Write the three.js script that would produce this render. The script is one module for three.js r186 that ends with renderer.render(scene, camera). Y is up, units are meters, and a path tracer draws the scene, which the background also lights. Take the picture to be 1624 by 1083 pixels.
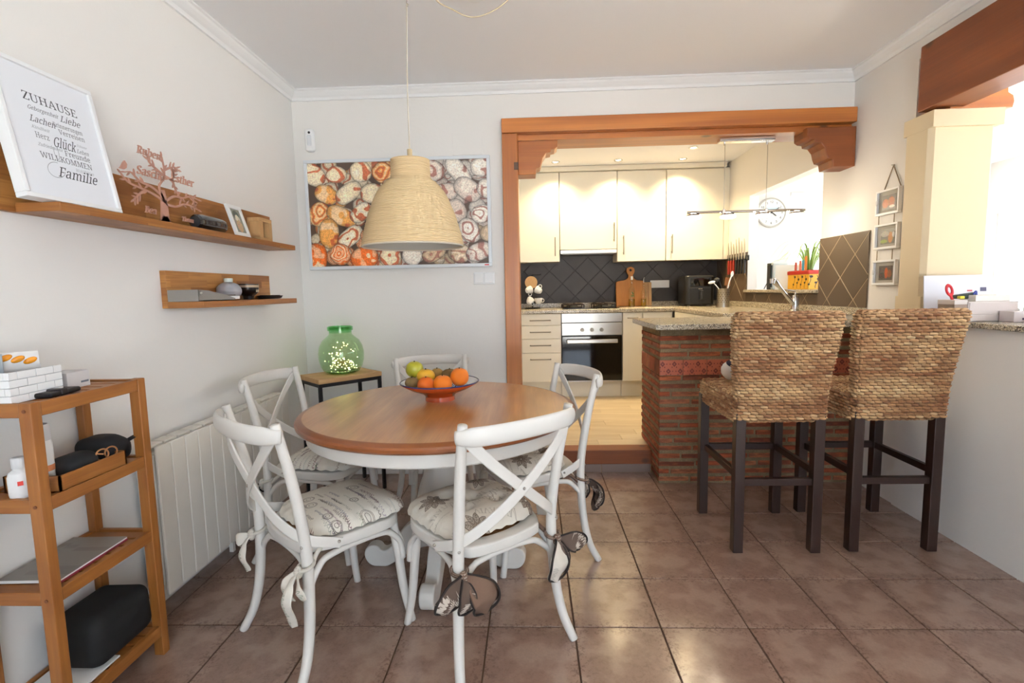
import * as THREE from 'three';
import { RoundedBoxGeometry } from 'three/addons/geometries/RoundedBoxGeometry.js';
import { mergeGeometries, mergeVertices, toCreasedNormals } from 'three/addons/utils/BufferGeometryUtils.js';
import { FontLoader } from 'three/addons/loaders/FontLoader.js';
import { TextGeometry } from 'three/addons/geometries/TextGeometry.js';
import { RectAreaLightUniformsLib } from 'three/addons/lights/RectAreaLightUniformsLib.js';

RectAreaLightUniformsLib.init();
const scene = new THREE.Scene();
const renderer = new THREE.WebGLRenderer({ antialias: true });
renderer.toneMapping = THREE.LinearToneMapping;
renderer.toneMappingExposure = 0.64;
renderer.shadowMap.enabled = true;

// ---------------------------------------------------------------- camera
const R = Math.PI / 180;
const camera = new THREE.PerspectiveCamera(2 * Math.atan(541.5 / 800) / R, 1624 / 1083, 0.05, 100);
camera.position.set(0, 1.30, 0);
camera.rotation.order = 'YXZ';
camera.rotation.set(-5.77 * R, 2.26 * R, -1.16 * R);
scene.add(camera);

// ---------------------------------------------------------------- daylight: an even bright sky and a high sun outside the side room
scene.background = new THREE.Color().setRGB(0.77, 0.91, 1.09);
scene.backgroundIntensity = 11.0;
const sun = new THREE.DirectionalLight(new THREE.Color().setRGB(1, .98, .96), 140);   // high sun on the side-room windows and terrace
sun.position.set(14, 22, -3); sun.target.position.set(0, 0, 0); sun.castShadow = true; sun.shadow.mapSize.set(2048, 2048);
Object.assign(sun.shadow.camera, { left: -15, right: 15, top: 15, bottom: -15, near: 1, far: 60 }); scene.add(sun, sun.target);

// ---------------------------------------------------------------- helpers
let seed = 7;
const rnd = () => { seed = (seed * 1664525 + 1013904223) % 4294967296; return seed / 4294967296; };
const rr = (a, b) => a + (b - a) * rnd();
const taken = {};
function numbered(n) { const k = taken[n] = (taken[n] ?? -1) + 1; return k ? n + '_' + String(k).padStart(3, '0') : n; }
function thing(name, label, category, [x, y, z] = [0, 0, 0], ry = 0, group) {
  const o = new THREE.Group(); o.name = numbered(name); o.position.set(x, y, z); o.rotation.y = ry;
  o.userData = { label, category }; if (group) o.userData.group = group;
  scene.add(o); return o;
}
function part(name, geo, mat, parent, label) {
  const m = new THREE.Mesh(Array.isArray(geo) ? merge(geo) : geo, mat); m.name = name; m.castShadow = m.receiveShadow = true;
  if (label) m.userData.label = label;
  parent.add(m); return m;
}
function single(name, geo, mat, label, category, group) {
  const m = part(numbered(name), geo, mat, scene); m.userData = { label, category }; if (group) m.userData.group = group; return m;
}
function structure(name, geo, mat, label) {
  const m = part(name, geo, mat, scene); m.userData.kind = 'structure'; m.userData.label = label; return m;
}
function merge(list) {
  list = list.flat().map(g => { const n = g.index ? g.toNonIndexed() : g.clone(); for (const k of Object.keys(n.attributes)) if (!['position', 'normal', 'uv'].includes(k)) n.deleteAttribute(k); if (!n.attributes.uv) n.setAttribute('uv', new THREE.BufferAttribute(new Float32Array(n.attributes.position.count * 2), 2)); return n; });
  return list.length === 1 ? list[0] : mergeGeometries(list);
}
// uv in metres, grain along one axis
function wuv(geo, axis = 'x', ou = rr(0, 3), ov = rr(0, 3)) {
  const g = geo.index ? geo.toNonIndexed() : geo, p = g.attributes.position, n = p.count, uv = new Float32Array(n * 2);
  const a = 'xyz'.indexOf(axis), v0 = new THREE.Vector3(), v1 = new THREE.Vector3(), v2 = new THREE.Vector3();
  for (let i = 0; i < n; i += 3) {
    v0.fromBufferAttribute(p, i); v1.fromBufferAttribute(p, i + 1); v2.fromBufferAttribute(p, i + 2);
    const nn = v1.clone().sub(v0).cross(v2.clone().sub(v0)), c = [Math.abs(nn.x), Math.abs(nn.y), Math.abs(nn.z)];
    let d = c.indexOf(Math.max(...c)), iu, iv;
    if (d === a) { iu = (a + 1) % 3; iv = (a + 2) % 3; } else { iu = a; iv = 3 - a - d; }
    [v0, v1, v2].forEach((v, k) => { uv[(i + k) * 2] = v.getComponent(iu) + ou; uv[(i + k) * 2 + 1] = v.getComponent(iv) + ov; });
  }
  g.setAttribute('uv', new THREE.BufferAttribute(uv, 2)); return g;
}
function box(w, h, d, x = 0, y = 0, z = 0, o = {}) {
  const r = Math.min(o.r ?? 0, w / 2.01, h / 2.01, d / 2.01);
  let g = r > 0 ? new RoundedBoxGeometry(w, h, d, o.seg ?? 1, r) : new THREE.BoxGeometry(w, h, d);
  g = wuv(g, o.g ?? 'x', o.ou, o.ov);
  if (o.rx) g.rotateX(o.rx); if (o.rz) g.rotateZ(o.rz); if (o.ry) g.rotateY(o.ry);
  return g.translate(x, y, z);
}
const bb = (x0, x1, y0, y1, z0, z1, o) => box(x1 - x0, y1 - y0, z1 - z0, (x0 + x1) / 2, (y0 + y1) / 2, (z0 + z1) / 2, o);
function cyl(r1, r2, h, x = 0, y = 0, z = 0, o = {}) {
  const g = new THREE.CylinderGeometry(r1, r2, h, o.n ?? 20, 1);
  if (o.rx) g.rotateX(o.rx); if (o.rz) g.rotateZ(o.rz); if (o.ry) g.rotateY(o.ry);
  return g.translate(x, y, z);
}
const V = (x, y, z) => new THREE.Vector3(x, y, z);
const curve = (pts, t = 0.5) => new THREE.CatmullRomCurve3(pts.map(p => Array.isArray(p) ? V(...p) : p), false, 'catmullrom', t);
// sweep a rounded section along a curve; w along the side vector, h along the other; radius may vary with t
function sweep(pts, { w = 0.01, h = 0.01, n = 24, m = 10, up = [0, 1, 0], scale = () => 1, round = true, t = 0.5 } = {}) {
  const c = pts.getPointAt ? pts : curve(pts, t), pos = [], uv = [], idx = [], U = V(...up), len = c.getLength();
  for (let i = 0; i <= n; i++) {
    const s = i / n, P = c.getPointAt(s), T = c.getTangentAt(s), B = T.clone().cross(U).normalize(), N = B.clone().cross(T).normalize(), k = scale(s);
    const kw = Array.isArray(k) ? k[0] : k, kh = Array.isArray(k) ? k[1] : k;
    for (let j = 0; j < m; j++) {
      const a = j / m * Math.PI * 2; let cx = Math.cos(a), cy = Math.sin(a);
      if (!round) { const e = 0.35; cx = Math.sign(cx) * Math.abs(cx) ** e; cy = Math.sign(cy) * Math.abs(cy) ** e; }
      const q = P.clone().addScaledVector(B, cx * w * kw).addScaledVector(N, cy * h * kh);
      pos.push(q.x, q.y, q.z); uv.push(s * len, j / m * (w + h) * 2);
    }
  }
  for (let i = 0; i < n; i++) for (let j = 0; j < m; j++) { const a = i * m + j, b = i * m + (j + 1) % m; idx.push(a, b, a + m, b, b + m, a + m); }
  const g = new THREE.BufferGeometry(); g.setAttribute('position', new THREE.Float32BufferAttribute(pos, 3)); g.setAttribute('uv', new THREE.Float32BufferAttribute(uv, 2)); g.setIndex(idx);
  for (const e of [0, n]) { const ci = pos.length / 3, P = c.getPointAt(e / n); pos.push(P.x, P.y, P.z); uv.push(0, 0); for (let j = 0; j < m; j++) { const a = e * m + j, b = e * m + (j + 1) % m; e ? idx.push(a, b, ci) : idx.push(b, a, ci); } }
  g.setAttribute('position', new THREE.Float32BufferAttribute(pos, 3)); g.setAttribute('uv', new THREE.Float32BufferAttribute(uv, 2)); g.setIndex(idx);
  g.computeVertexNormals(); return g;
}
const tube = (pts, r, o = {}) => sweep(pts, { w: r, h: r, m: 8, ...o });
function lathe(prof, n = 40, crease = 0.6) {
  const g = new THREE.LatheGeometry(prof.map(p => new THREE.Vector2(p[0], p[1])), n);
  return crease ? toCreasedNormals(g, crease) : g;
}
function shape(pts) { const s = new THREE.Shape(); pts.forEach((p, i) => i ? s.lineTo(p[0], p[1]) : s.moveTo(p[0], p[1])); s.closePath(); return s; }
function extrude(sh, depth, bevel = 0, o = {}) {
  return new THREE.ExtrudeGeometry(sh, { depth: depth - 2 * bevel, bevelEnabled: bevel > 0, bevelSize: bevel, bevelThickness: bevel, bevelSegments: o.bs ?? 2, curveSegments: o.cs ?? 12, bevelOffset: -bevel }).translate(0, 0, bevel);
}
function move(g, x, y, z, ry = 0, rx = 0, rz = 0) { if (rx) g.rotateX(rx); if (rz) g.rotateZ(rz); if (ry) g.rotateY(ry); return g.translate(x, y, z); }

// ---------------------------------------------------------------- procedural textures
function h2(x, y, s) { let h = Math.imul(x, 374761393) + Math.imul(y, 668265263) + Math.imul(s, 1274126177); h = Math.imul(h ^ (h >>> 13), 1274126177); return ((h ^ (h >>> 16)) >>> 0) / 4294967296; }
const md = (a, b) => ((a % b) + b) % b;
function vn(x, y, px, py, s) {
  const ix = Math.floor(x), iy = Math.floor(y), fx = x - ix, fy = y - iy, u = fx * fx * (3 - 2 * fx), v = fy * fy * (3 - 2 * fy);
  const x0 = md(ix, px), x1 = md(ix + 1, px), y0 = md(iy, py), y1 = md(iy + 1, py);
  const a = h2(x0, y0, s), b = h2(x1, y0, s), c = h2(x0, y1, s), d = h2(x1, y1, s);
  return a + (b - a) * u + (c - a) * v + (a - b - c + d) * u * v;
}
function fbm(u, v, fx, fy, oct, s) { let a = 0.5, t = 0, n = 0; for (let o = 0; o < oct; o++) { t += a * vn(u * fx, v * fy, fx, fy, s + o); n += a; a *= 0.5; fx *= 2; fy *= 2; } return t / n; }
function tex(w, h, fn, { srgb = true, size = [1, 1], rep = true } = {}) {
  const d = new Uint8Array(w * h * 4);
  for (let y = 0; y < h; y++) for (let x = 0; x < w; x++) { const c = fn((x + .5) / w, (y + .5) / h, x, y), i = (y * w + x) * 4; d[i] = Math.max(0, Math.min(255, c[0])); d[i + 1] = Math.max(0, Math.min(255, c[1])); d[i + 2] = Math.max(0, Math.min(255, c[2])); d[i + 3] = 255; }
  const t = new THREE.DataTexture(d, w, h); t.magFilter = t.minFilter = THREE.LinearFilter;
  if (srgb) t.colorSpace = THREE.SRGBColorSpace; if (rep) t.wrapS = t.wrapT = THREE.RepeatWrapping;
  t.repeat.set(1 / size[0], 1 / size[1]); t.needsUpdate = true; return t;
}
const grey = (w, h, fn, o = {}) => tex(w, h, (u, v, x, y) => { const g = fn(u, v, x, y) * 255; return [g, g, g]; }, { srgb: false, ...o });
function canvasTex(w, h, draw, rep) {
  const c = document.createElement('canvas'); c.width = w; c.height = h; const g = c.getContext('2d'); draw(g, w, h);
  const t = new THREE.CanvasTexture(c); t.colorSpace = THREE.SRGBColorSpace; if (rep) { t.wrapS = t.wrapT = THREE.RepeatWrapping; t.repeat.set(1 / rep[0], 1 / rep[1]); } return t;
}
const mix = (a, b, t) => a.map((x, i) => x + (b[i] - x) * t);
const cl = (x, a = 0, b = 1) => Math.max(a, Math.min(b, x));
const ss = (a, b, x) => { const t = cl((x - a) / (b - a)); return t * t * (3 - 2 * t); };
const M = (color, roughness = 0.6, o = {}) => new THREE.MeshStandardMaterial({ color, roughness, side: THREE.DoubleSide, ...o });
const P = (color, roughness = 0.6, o = {}) => new THREE.MeshPhysicalMaterial({ color, roughness, side: THREE.DoubleSide, ...o });

// woods
function woodTex(light, dark, { w = 512, h = 512, size = [1, 0.5], fy = 24, rings = 5, knots = 0, s = 1, amount = 1 } = {}) {
  const K = []; for (let i = 0; i < knots; i++) K.push([rnd(), rnd(), rr(.012, .03)]);
  return tex(w, h, (u, v) => {
    const warp = fbm(u, v, 2, 3, 3, s + 9) * 0.9;
    let g = 0.5 + 0.5 * Math.sin(2 * Math.PI * (v * rings + warp * 2));
    g = 0.35 * g + 0.65 * fbm(u, v, 3, fy, 4, s);
    g = cl(0.5 + (g - 0.5) * 1.6 * amount);
    let c = mix(light, dark, g);
    const f = fbm(u, v, 6, 160, 2, s + 30) - 0.5; c = c.map(x => x * (1 + f * 0.14 * amount));
    for (const [ku, kv, kr] of K) { let du = Math.abs(u - ku), dv = Math.abs(v - kv); du = Math.min(du, 1 - du) * size[0]; dv = Math.min(dv, 1 - dv) * size[1] * 1.3; const d = Math.hypot(du, dv) / kr; if (d < 2) c = mix(c, [74, 42, 24], (1 - ss(0.4, 1.7, d)) * 0.85); }
    return c;
  }, { size });
}
const T = {};
T.pine = woodTex([190, 120, 54], [148, 82, 32], { w: 1024, size: [2.4, 0.55], knots: 3, fy: 14, rings: 3, s: 3, amount: .75 });
T.beam = woodTex([138, 74, 28], [104, 50, 16], { size: [1.3, 0.65], knots: 4, fy: 12, rings: 3, s: 13, amount: .6 });
T.table = woodTex([190, 138, 82], [152, 100, 54], { size: [0.9, 0.6], fy: 22, rings: 3, s: 21, amount: .7 });
T.bamboo = woodTex([178, 118, 58], [150, 92, 40], { size: [0.5, 0.25], fy: 30, rings: 2, s: 31, amount: .7 });
T.box = woodTex([198, 160, 112], [178, 138, 90], { size: [0.5, 0.25], fy: 20, rings: 2, s: 37, amount: .7 });
T.oak = tex(1024, 512, (u, v) => {           // glued staves of oak
  const row = Math.floor(v * 8), k = row * 0.37 % 1, col = Math.floor(md(u + k, 1) * 4), tone = h2(col, row, 5);
  const g = fbm(u + tone, v, 6, 60, 4, 8 + row), c = mix(mix([182, 128, 68], [136, 84, 38], tone), [112, 66, 28], cl((g - .45) * 1.2)); return c;
}, { size: [1.0, 0.3] });
T.pineKitchenFloor = [0, 1, 2].map(k => woodTex([[208, 192, 164], [214, 199, 172], [202, 184, 154]][k], [[190, 170, 138], [200, 182, 150], [182, 162, 130]][k], { w: 256, h: 256, size: [1.2, 0.3], fy: 14, rings: 2, s: 50 + k, amount: .8 }));
// floor tile with speckled worn edge
T.tile = [0, 1, 2, 3].map(k => tex(384, 384, (u, v) => {
  const e = Math.min(u, v, 1 - u, 1 - v), n = fbm(u, v, 5, 5, 5, 60 + k * 7), f = fbm(u, v, 60, 60, 2, 90 + k), p = fbm(u, v, 28, 28, 3, 40 + k);
  let c = mix([156, 130, 115], [136, 108, 94], ss(.3, .7, n));
  const edge = cl(1 - e / 0.16) * 0.75 + 0.18 + (n - .5) * .9;
  c = mix(c, [100, 72, 60], ss(.52, .64, f * .5 + p * .5) * cl(edge) * .8);
  return c.map(x => x * (0.96 + 0.08 * f));
}, { size: [1, 1] }));
T.tileRough = grey(256, 256, (u, v) => 0.26 + 0.2 * fbm(u, v, 12, 12, 4, 77));
T.plaster = grey(512, 512, (u, v) => fbm(u, v, 40, 40, 4, 101), { size: [0.6, 0.6] });
T.granite = tex(512, 512, (u, v) => {
  const a = fbm(u, v, 70, 70, 2, 111), b = fbm(u, v, 110, 110, 2, 117), c = fbm(u, v, 30, 30, 3, 119);
  let k = mix([188, 176, 152], [152, 140, 118], c); if (a > .58) k = mix(k, [84, 78, 72], ss(.58, .64, a)); if (b > .6) k = mix(k, [226, 218, 200], ss(.6, .68, b)); return k;
}, { size: [0.35, 0.35] });
T.brick = tex(256, 256, (u, v) => { const n = fbm(u, v, 6, 10, 4, 131), f = fbm(u, v, 60, 60, 2, 133); return mix(mix([170, 104, 68], [128, 74, 48], ss(.3, .7, n)), [104, 66, 48], ss(.6, .8, f) * .5); }, { size: [0.3, 0.15] });
T.mortar = tex(256, 256, (u, v) => { const n = fbm(u, v, 8, 8, 4, 141), f = fbm(u, v, 80, 80, 2, 143); return mix([146, 128, 98], [112, 95, 70], n).map(x => x * (.85 + .3 * f)); }, { size: [0.3, 0.3] });
T.noise = grey(256, 256, (u, v) => fbm(u, v, 60, 60, 3, 151), { size: [0.1, 0.1] });
// woven banana leaf: rows of twisted strands
const WR = 34, WC = 14;
const strand = (u, v) => { const row = Math.floor(v * WR), off = (row % 2) * .5 + h2(row, 3, 5) * .3, x = u * WC + off, col = Math.floor(x), fx = x - col, fy = v * WR - row; return { row, col: md(col, WC), fx, fy, b: Math.pow(Math.max(0, Math.sin(Math.PI * fx)), .5) * Math.pow(Math.max(0, Math.sin(Math.PI * cl(fy + .35 * (fx - .5), 0, 1))), .6) }; };
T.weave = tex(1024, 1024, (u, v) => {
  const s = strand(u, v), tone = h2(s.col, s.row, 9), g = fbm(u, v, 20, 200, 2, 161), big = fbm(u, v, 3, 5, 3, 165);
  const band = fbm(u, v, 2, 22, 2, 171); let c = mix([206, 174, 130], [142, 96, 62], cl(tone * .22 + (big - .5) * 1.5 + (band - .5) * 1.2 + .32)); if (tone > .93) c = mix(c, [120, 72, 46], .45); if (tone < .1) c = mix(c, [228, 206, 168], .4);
  return c.map((x, i) => (x * (.74 + .52 * g)) * ss(0, .35, s.b) + [118, 84, 54][i] * (1 - ss(0, .35, s.b)));  // gaps between strands coloured darker: painted depth shade over the dark core
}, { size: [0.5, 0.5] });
T.weaveBump = grey(1024, 1024, (u, v) => { const s = strand(u, v); return .15 + .75 * s.b + .1 * fbm(u, v, 20, 200, 2, 161); }, { size: [0.5, 0.5] });
T.cane = tex(128, 128, (u, v) => { const a = Math.abs(Math.sin(u * Math.PI * 8)), b = Math.abs(Math.sin(v * Math.PI * 8)), k = Math.max(a, b); return mix([96, 60, 30], [186, 128, 70], ss(.3, .9, k) * (.6 + .4 * h2(Math.floor(u * 8), Math.floor(v * 8), 3))); }, { size: [0.06, 0.06] });
T.caneBump = grey(128, 128, (u, v) => Math.max(Math.abs(Math.sin(u * Math.PI * 8)), Math.abs(Math.sin(v * Math.PI * 8))), { size: [0.06, 0.06] });

// ---------------------------------------------------------------- materials
const paint = M(new THREE.Color().setRGB(.83, .802, .758), .85, { bumpMap: T.plaster, bumpScale: .0004 });
const ceilPaint = M(new THREE.Color().setRGB(.89, .89, .90), .9);
const gloss = M(new THREE.Color().setRGB(.88, .88, .87), .45);
const whiteFurn = P(new THREE.Color().setRGB(.72, .69, .635), .38);
const white = M(new THREE.Color().setRGB(.86, .86, .85), .5), paper = M(new THREE.Color().setRGB(.86, .85, .83), .8);
const cream = M(new THREE.Color().setRGB(.72, .59, .385), .6);
const cabinet = M(new THREE.Color().setRGB(.82, .775, .655), .35), pull = M('#8d867a', .4, { metalness: .6 });
const pine = P('#ffffff', .38, { map: T.pine, clearcoat: .3, clearcoatRoughness: .3 }), beamWood = P('#ffffff', .5, { map: T.beam });
const tableWood = P('#ffffff', .3, { map: T.table, clearcoat: .5, clearcoatRoughness: .22 });
const bamboo = P('#dedad2', .45, { map: T.bamboo }), oak = P('#ffffff', .45, { map: T.oak }), lightWood = M('#ffffff', .6, { map: T.box });
const granite = P('#ffffff', .22, { map: T.granite }), brick = M('#ffffff', .85, { map: T.brick, bumpMap: T.noise, bumpScale: .002 }), mortar = M('#ffffff', .95, { map: T.mortar, bumpMap: T.noise, bumpScale: .003 });
const steel = M('#b9b4ab', .3, { metalness: 1 }), chrome = M('#dcdcdc', .1, { metalness: 1 }), brass = M('#6b6258', .35, { metalness: 1 });
const black = M('#121212', .5), blackMetal = M('#17161a', .45, { metalness: .3 }), blackGlass = P('#0a0a0b', .06), rubber = M('#1a1a1c', .75);
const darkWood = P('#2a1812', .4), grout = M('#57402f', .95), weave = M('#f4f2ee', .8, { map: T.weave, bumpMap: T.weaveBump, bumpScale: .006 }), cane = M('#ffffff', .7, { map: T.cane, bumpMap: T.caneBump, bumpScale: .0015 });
const pane = P('#ffffff', .02, { transmission: 1, thickness: 0, ior: 1.45 });
const photo = (w, h, draw) => M('#ffffff', .35, { map: canvasTex(w, h, draw) });

// ================================================================ THE ROOM
const L = -1.60, RW = 2.12, B = -3.50, CEIL = 2.66, KF = 0.16, KB = -5.87, KC = 2.60, REAR = 1.9, WT = 0.24;
// floor: grout bed with single tiles
const floor = structure('floor', bb(L - .2, RW, -.12, -.004, B - .02, REAR), grout, 'brown ceramic tile floor with dark grout lines');
{
  const p = .332, x0 = .478, z0 = -1.838, tm = T.tile.map(t => P('#ffffff', 1, { map: t, roughnessMap: T.tileRough, clearcoat: .85, clearcoatRoughness: .16 }));
  const make = (w, d) => { const g = new RoundedBoxGeometry(w, .014, d, 1, .002), q = g.attributes.position, uv = g.attributes.uv; for (let i = 0; i < q.count; i++) uv.setXY(i, q.getX(i) / p + .5, q.getZ(i) / p + .5); return g; };
  const whole = make(p - .006, p - .006);
  let k = 0;
  for (let i = -7; i <= 4; i++) for (let j = -5; j <= 10; j++) {
    let xa = x0 + i * p, xb = xa + p, za = z0 - j * p + p, zb = za - p;
    if (zb < B - .01 || za > REAR || xb < L || xa > RW) continue;
    const ca = Math.max(xa, L), cb = Math.min(xb, RW); if (cb - ca < .02) continue;
    const g = (cb - ca > p - .001) ? whole : make(cb - ca - .006, p - .006);
    const m = part('tile', g, tm[(i * 3 + j * 5 + 40 + ((i * j) & 1)) % 4], floor); m.position.set((ca + cb) / 2, -.007, (za + zb) / 2); if (g === whole) m.rotation.y = Math.PI / 2 * Math.floor(rnd() * 4);
  }
}
// walls of the dining room
structure('wall_left', bb(L - .2, L, -.1, 2.95, B - .25, REAR + .2), paint, 'white painted wall carrying the two oak shelves');
structure('wall_back', [bb(L, -.175, -.1, 2.95, B - WT, B), bb(-.175, RW + WT, 2.43, 2.95, B - WT, B)], paint, 'white painted wall around the wooden kitchen opening');
structure('wall_rear', [bb(L, -.2, -.1, 2.95, REAR, REAR + .2), bb(-.2, 1.75, 2.35, 2.95, REAR, REAR + .2), bb(1.75, 5.2, -.1, 2.95, REAR, REAR + .2)], paint, 'unseen wall behind the camera with a door opening added for daylight fill');
const ZC = -2.95, ZF = -2.76;    // column
structure('wall_right', [
  bb(RW, RW + .09, -.1, 2.95, -6.0, -5.06), bb(RW, RW + .09, -.1, 1.235, -5.06, -3.82), bb(RW, RW + .09, 2.16, 2.95, -5.06, -3.82),
  bb(RW, RW + .09, -.1, 2.95, -3.82, ZC), bb(RW, RW + WT, 2.5, 2.95, ZC, REAR)], paint, 'white wall with pass-through opening above the sink');
structure('wall_half', bb(RW - .015, RW + WT, -.1, 1.08, ZC, REAR), paint, 'low white half wall under the granite ledge');
structure('ceiling', [bb(L - .2, RW + WT, CEIL, CEIL + .2, B - .1, REAR + .2)], ceilPaint, 'plain white ceiling of the dining room');
// kitchen shell
structure('wall_kitchen_back', bb(-.4, RW, -.1, 2.95, KB - .2, KB), paint, 'kitchen end wall behind the worktop');
structure('wall_kitchen_left', bb(-.4, -.135, -.1, 2.95, KB, B - WT), paint, 'kitchen side wall behind the wooden post');
structure('ceiling_kitchen', bb(-.4, RW, KC, KC + .3, KB, B - WT), ceilPaint, 'kitchen ceiling with recessed spots');
const kfloor = structure('floor_kitchen', bb(-.4, RW, -.1, KF - .012, KB, B + .0), M('#8a6f4c', .9), 'pale wood plank kitchen floor one step up');
{
  const mats = T.pineKitchenFloor.map(t => P('#ffffff', .42, { map: t }));
  let k = 0;
  for (let z = B - .12; z > -5.42; z -= .14) {
    let x = -.135 - rr(0, .6);
    while (x < 2.1) { const w = rr(.55, .95), a = Math.max(x, -.135), b = Math.min(x + w, 2.11); if (b - a > .05 && a < 1.6) part('plank', bb(a + .001, b - .001, KF - .012, KF, z - .139, z, { r: .0015 }), mats[k++ % 3], kfloor); x += w; }
  }
}
// step between the rooms
{
  const st = structure('trim_step', bb(-.07, .83, .062, KF + .004, B - .12, B + .012, { r: .006, seg: 2 }), beamWood, 'dark wooden step edge of the kitchen floor');
  for (let i = 0; i < 3; i++) part('riser_tile', bb([-.07, .145, .48][i] + .002, [.145, .48, .828][i] - .002, 0, .06, B - .02, B + .002, { r: .002 }), M('#7b675c', .4), st);
}
structure('baseboard_back', bb(L, -.18, 0, .075, B, B + .012, { r: .003 }), gloss, 'white skirting along the back wall');
// cornice
{
  const prof = shape([[0, 0], [.062, 0], [.062, -.008], [.052, -.012], [.046, -.022], [.03, -.036], [.018, -.044], [.014, -.052], [.012, -.062], [0, -.062]]);
  const run = (len) => extrude(prof, len);
  structure('trim_1', move(run(REAR - B), L, CEIL, B), gloss, 'white cornice moulding above the shelf wall');
  structure('trim_2', move(run(RW - L), RW, CEIL, B, -Math.PI / 2), gloss, 'white cornice moulding above the kitchen opening');
  structure('trim_3', move(run(REAR - B), RW, CEIL, REAR, Math.PI), gloss, 'white cornice moulding above the brown side beam');
}
// timber frame of the kitchen opening
{
  const fr = thing('opening_frame', 'honey-coloured pine frame with carved brackets around the kitchen opening', 'door frame');
  part('post', bb(-.178, -.074, 0, 2.338, B - WT, B + .035, { r: .005, g: 'y', ou: .2, ov: .1 }), pine, fr);
  part('lintel', bb(-.178, RW - .002, 2.338, 2.432, B - WT, B + .045, { r: .005, ou: .5, ov: .3 }), pine, fr);
  part('inner_lintel', bb(-.074, RW - .002, 2.30, 2.338, B - WT, B - .01, { r: .004 }), pine, fr);
  const pr = (s) => { const q = [[0, 0], [.27 * s, 0], [.268 * s, -.05], [.25 * s, -.064], [.225 * s, -.068], [.222 * s, -.084], [.19 * s, -.09], [.168 * s, -.12], [.16 * s, -.155], [.15 * s, -.18], [.125 * s, -.188], [.122 * s, -.205], [.118 * s, -.228], [0, -.228]]; return shape(q); };
  part('bracket', wuv(move(extrude(pr(1), .14, .005), -.074, 2.31, B - .17), 'x'), pine, fr, 'carved stepped bracket');
  const rb = extrude(pr(1.16), .17, .005); rb.scale(-1, 1.1, 1); rb.attributes.position.needsUpdate = true;
  const rg = wuv(move(rb, RW - .002, 2.312, B - .13), 'x'); const ix = rg.attributes.position.array; for (let i = 0; i < ix.length; i += 9) for (let k = 0; k < 3; k++) { const t = ix[i + 3 + k]; ix[i + 3 + k] = ix[i + 6 + k]; ix[i + 6 + k] = t; } const ux = rg.attributes.uv.array; for (let i = 0; i < ux.length; i += 6) for (let k = 0; k < 2; k++) { const t = ux[i + 2 + k]; ux[i + 2 + k] = ux[i + 4 + k]; ux[i + 4 + k] = t; } rg.computeVertexNormals();
  part('bracket', rg, beamWood, fr, 'dark carved stepped bracket');
  part('iron_plate', bb(-.1, -.07, 2.1, 2.15, B + .03, B + .038, { r: .002 }), M('#5a4638', .6), fr);
}
// side beam, column, corbel over the half wall
single('ceiling_beam', bb(2.045, RW + .1, 2.185, 2.515, -2.84, REAR - .002, { r: .006, g: 'z', ou: .3, ov: .2 }), beamWood, 'large dark brown timber beam over the bright side opening', 'beam');
{
  const c = thing('column', 'cream painted square column with stopped chamfers on the granite ledge', 'column', [0, 0, 0]);
  const x0 = 2.062, x1 = 2.39, c0 = .022, oct = (e) => shape([[x0 + e, ZF], [x1 - e, ZF], [x1, ZF - e], [x1, ZC + e], [x1 - e, ZC], [x0 + e, ZC], [x0, ZC + e], [x0, ZF - e]]);
  const col = (sh, ya, yb) => { const g = extrude(sh, yb - ya, .002); g.rotateX(Math.PI / 2); g.scale(1, 1, 1); return g.translate(0, yb, 0); };
  part('shaft', wuv(col(oct(c0), 1.22, 2.10), 'y'), cream, c);
  part('capital', wuv(col(shape([[x0 - .002, ZF + .016], [x1 + .02, ZF + .016], [x1 + .02, ZC], [x0 - .002, ZC]]), 2.088, 2.172), 'y'), cream, c);
  part('foot', wuv(col(oct(.002), 1.11, 1.225), 'y'), cream, c);
  const sh = shape([[2.145, 0], [2.455, 0], [2.462, .03], [2.455, .06], [2.43, .075], [2.425, .13], [2.43, .32], [2.145, .32]]);
  part('corbel', wuv(move(extrude(sh, .17, .005), 0, 2.173, ZF - .165), 'x'), pine, c, 'honey-coloured wooden corbel');
}
single('granite_ledge', bb(RW - .05, RW + WT + .05, 1.08, 1.108, ZC, REAR - .002, { r: .006, seg: 2 }), granite, 'speckled granite ledge on the low white half wall', 'ledge');
// sunroom beyond
structure('floor_sunroom', [bb(RW + WT, 5.0, -.12, 0, ZC, REAR), bb(RW + .09, 5.0, -.12, 0, -6.0, ZC)], M('#a89d90', .5), 'light tiled floor of the bright side room');
structure('ceiling_sunroom', [bb(RW + WT, 5.2, 2.56, 2.8, ZC, REAR + .2), bb(RW + .09, 5.2, 2.56, 2.8, -6.2, ZC)], ceilPaint, 'white ceiling of the bright side room');
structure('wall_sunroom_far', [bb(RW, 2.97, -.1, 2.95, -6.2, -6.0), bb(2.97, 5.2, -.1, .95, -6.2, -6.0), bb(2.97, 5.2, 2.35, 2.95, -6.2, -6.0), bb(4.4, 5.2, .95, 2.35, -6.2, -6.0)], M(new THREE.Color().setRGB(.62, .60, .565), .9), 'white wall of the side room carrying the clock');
structure('wall_sunroom_right', [bb(5.0, 5.2, -.1, .9, -6.2, REAR + .2), bb(5.0, 5.2, 2.02, 2.95, -6.2, REAR + .2), ...[-6.2, -3.4, -.8, 1.75].map((z, i) => bb(5.0, 5.2, .9, 2.02, z, z + [.45, .3, .3, .35][i]))], M(new THREE.Color().setRGB(.78, .76, .72), .9), 'white wall with a row of windows in the side room');
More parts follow.
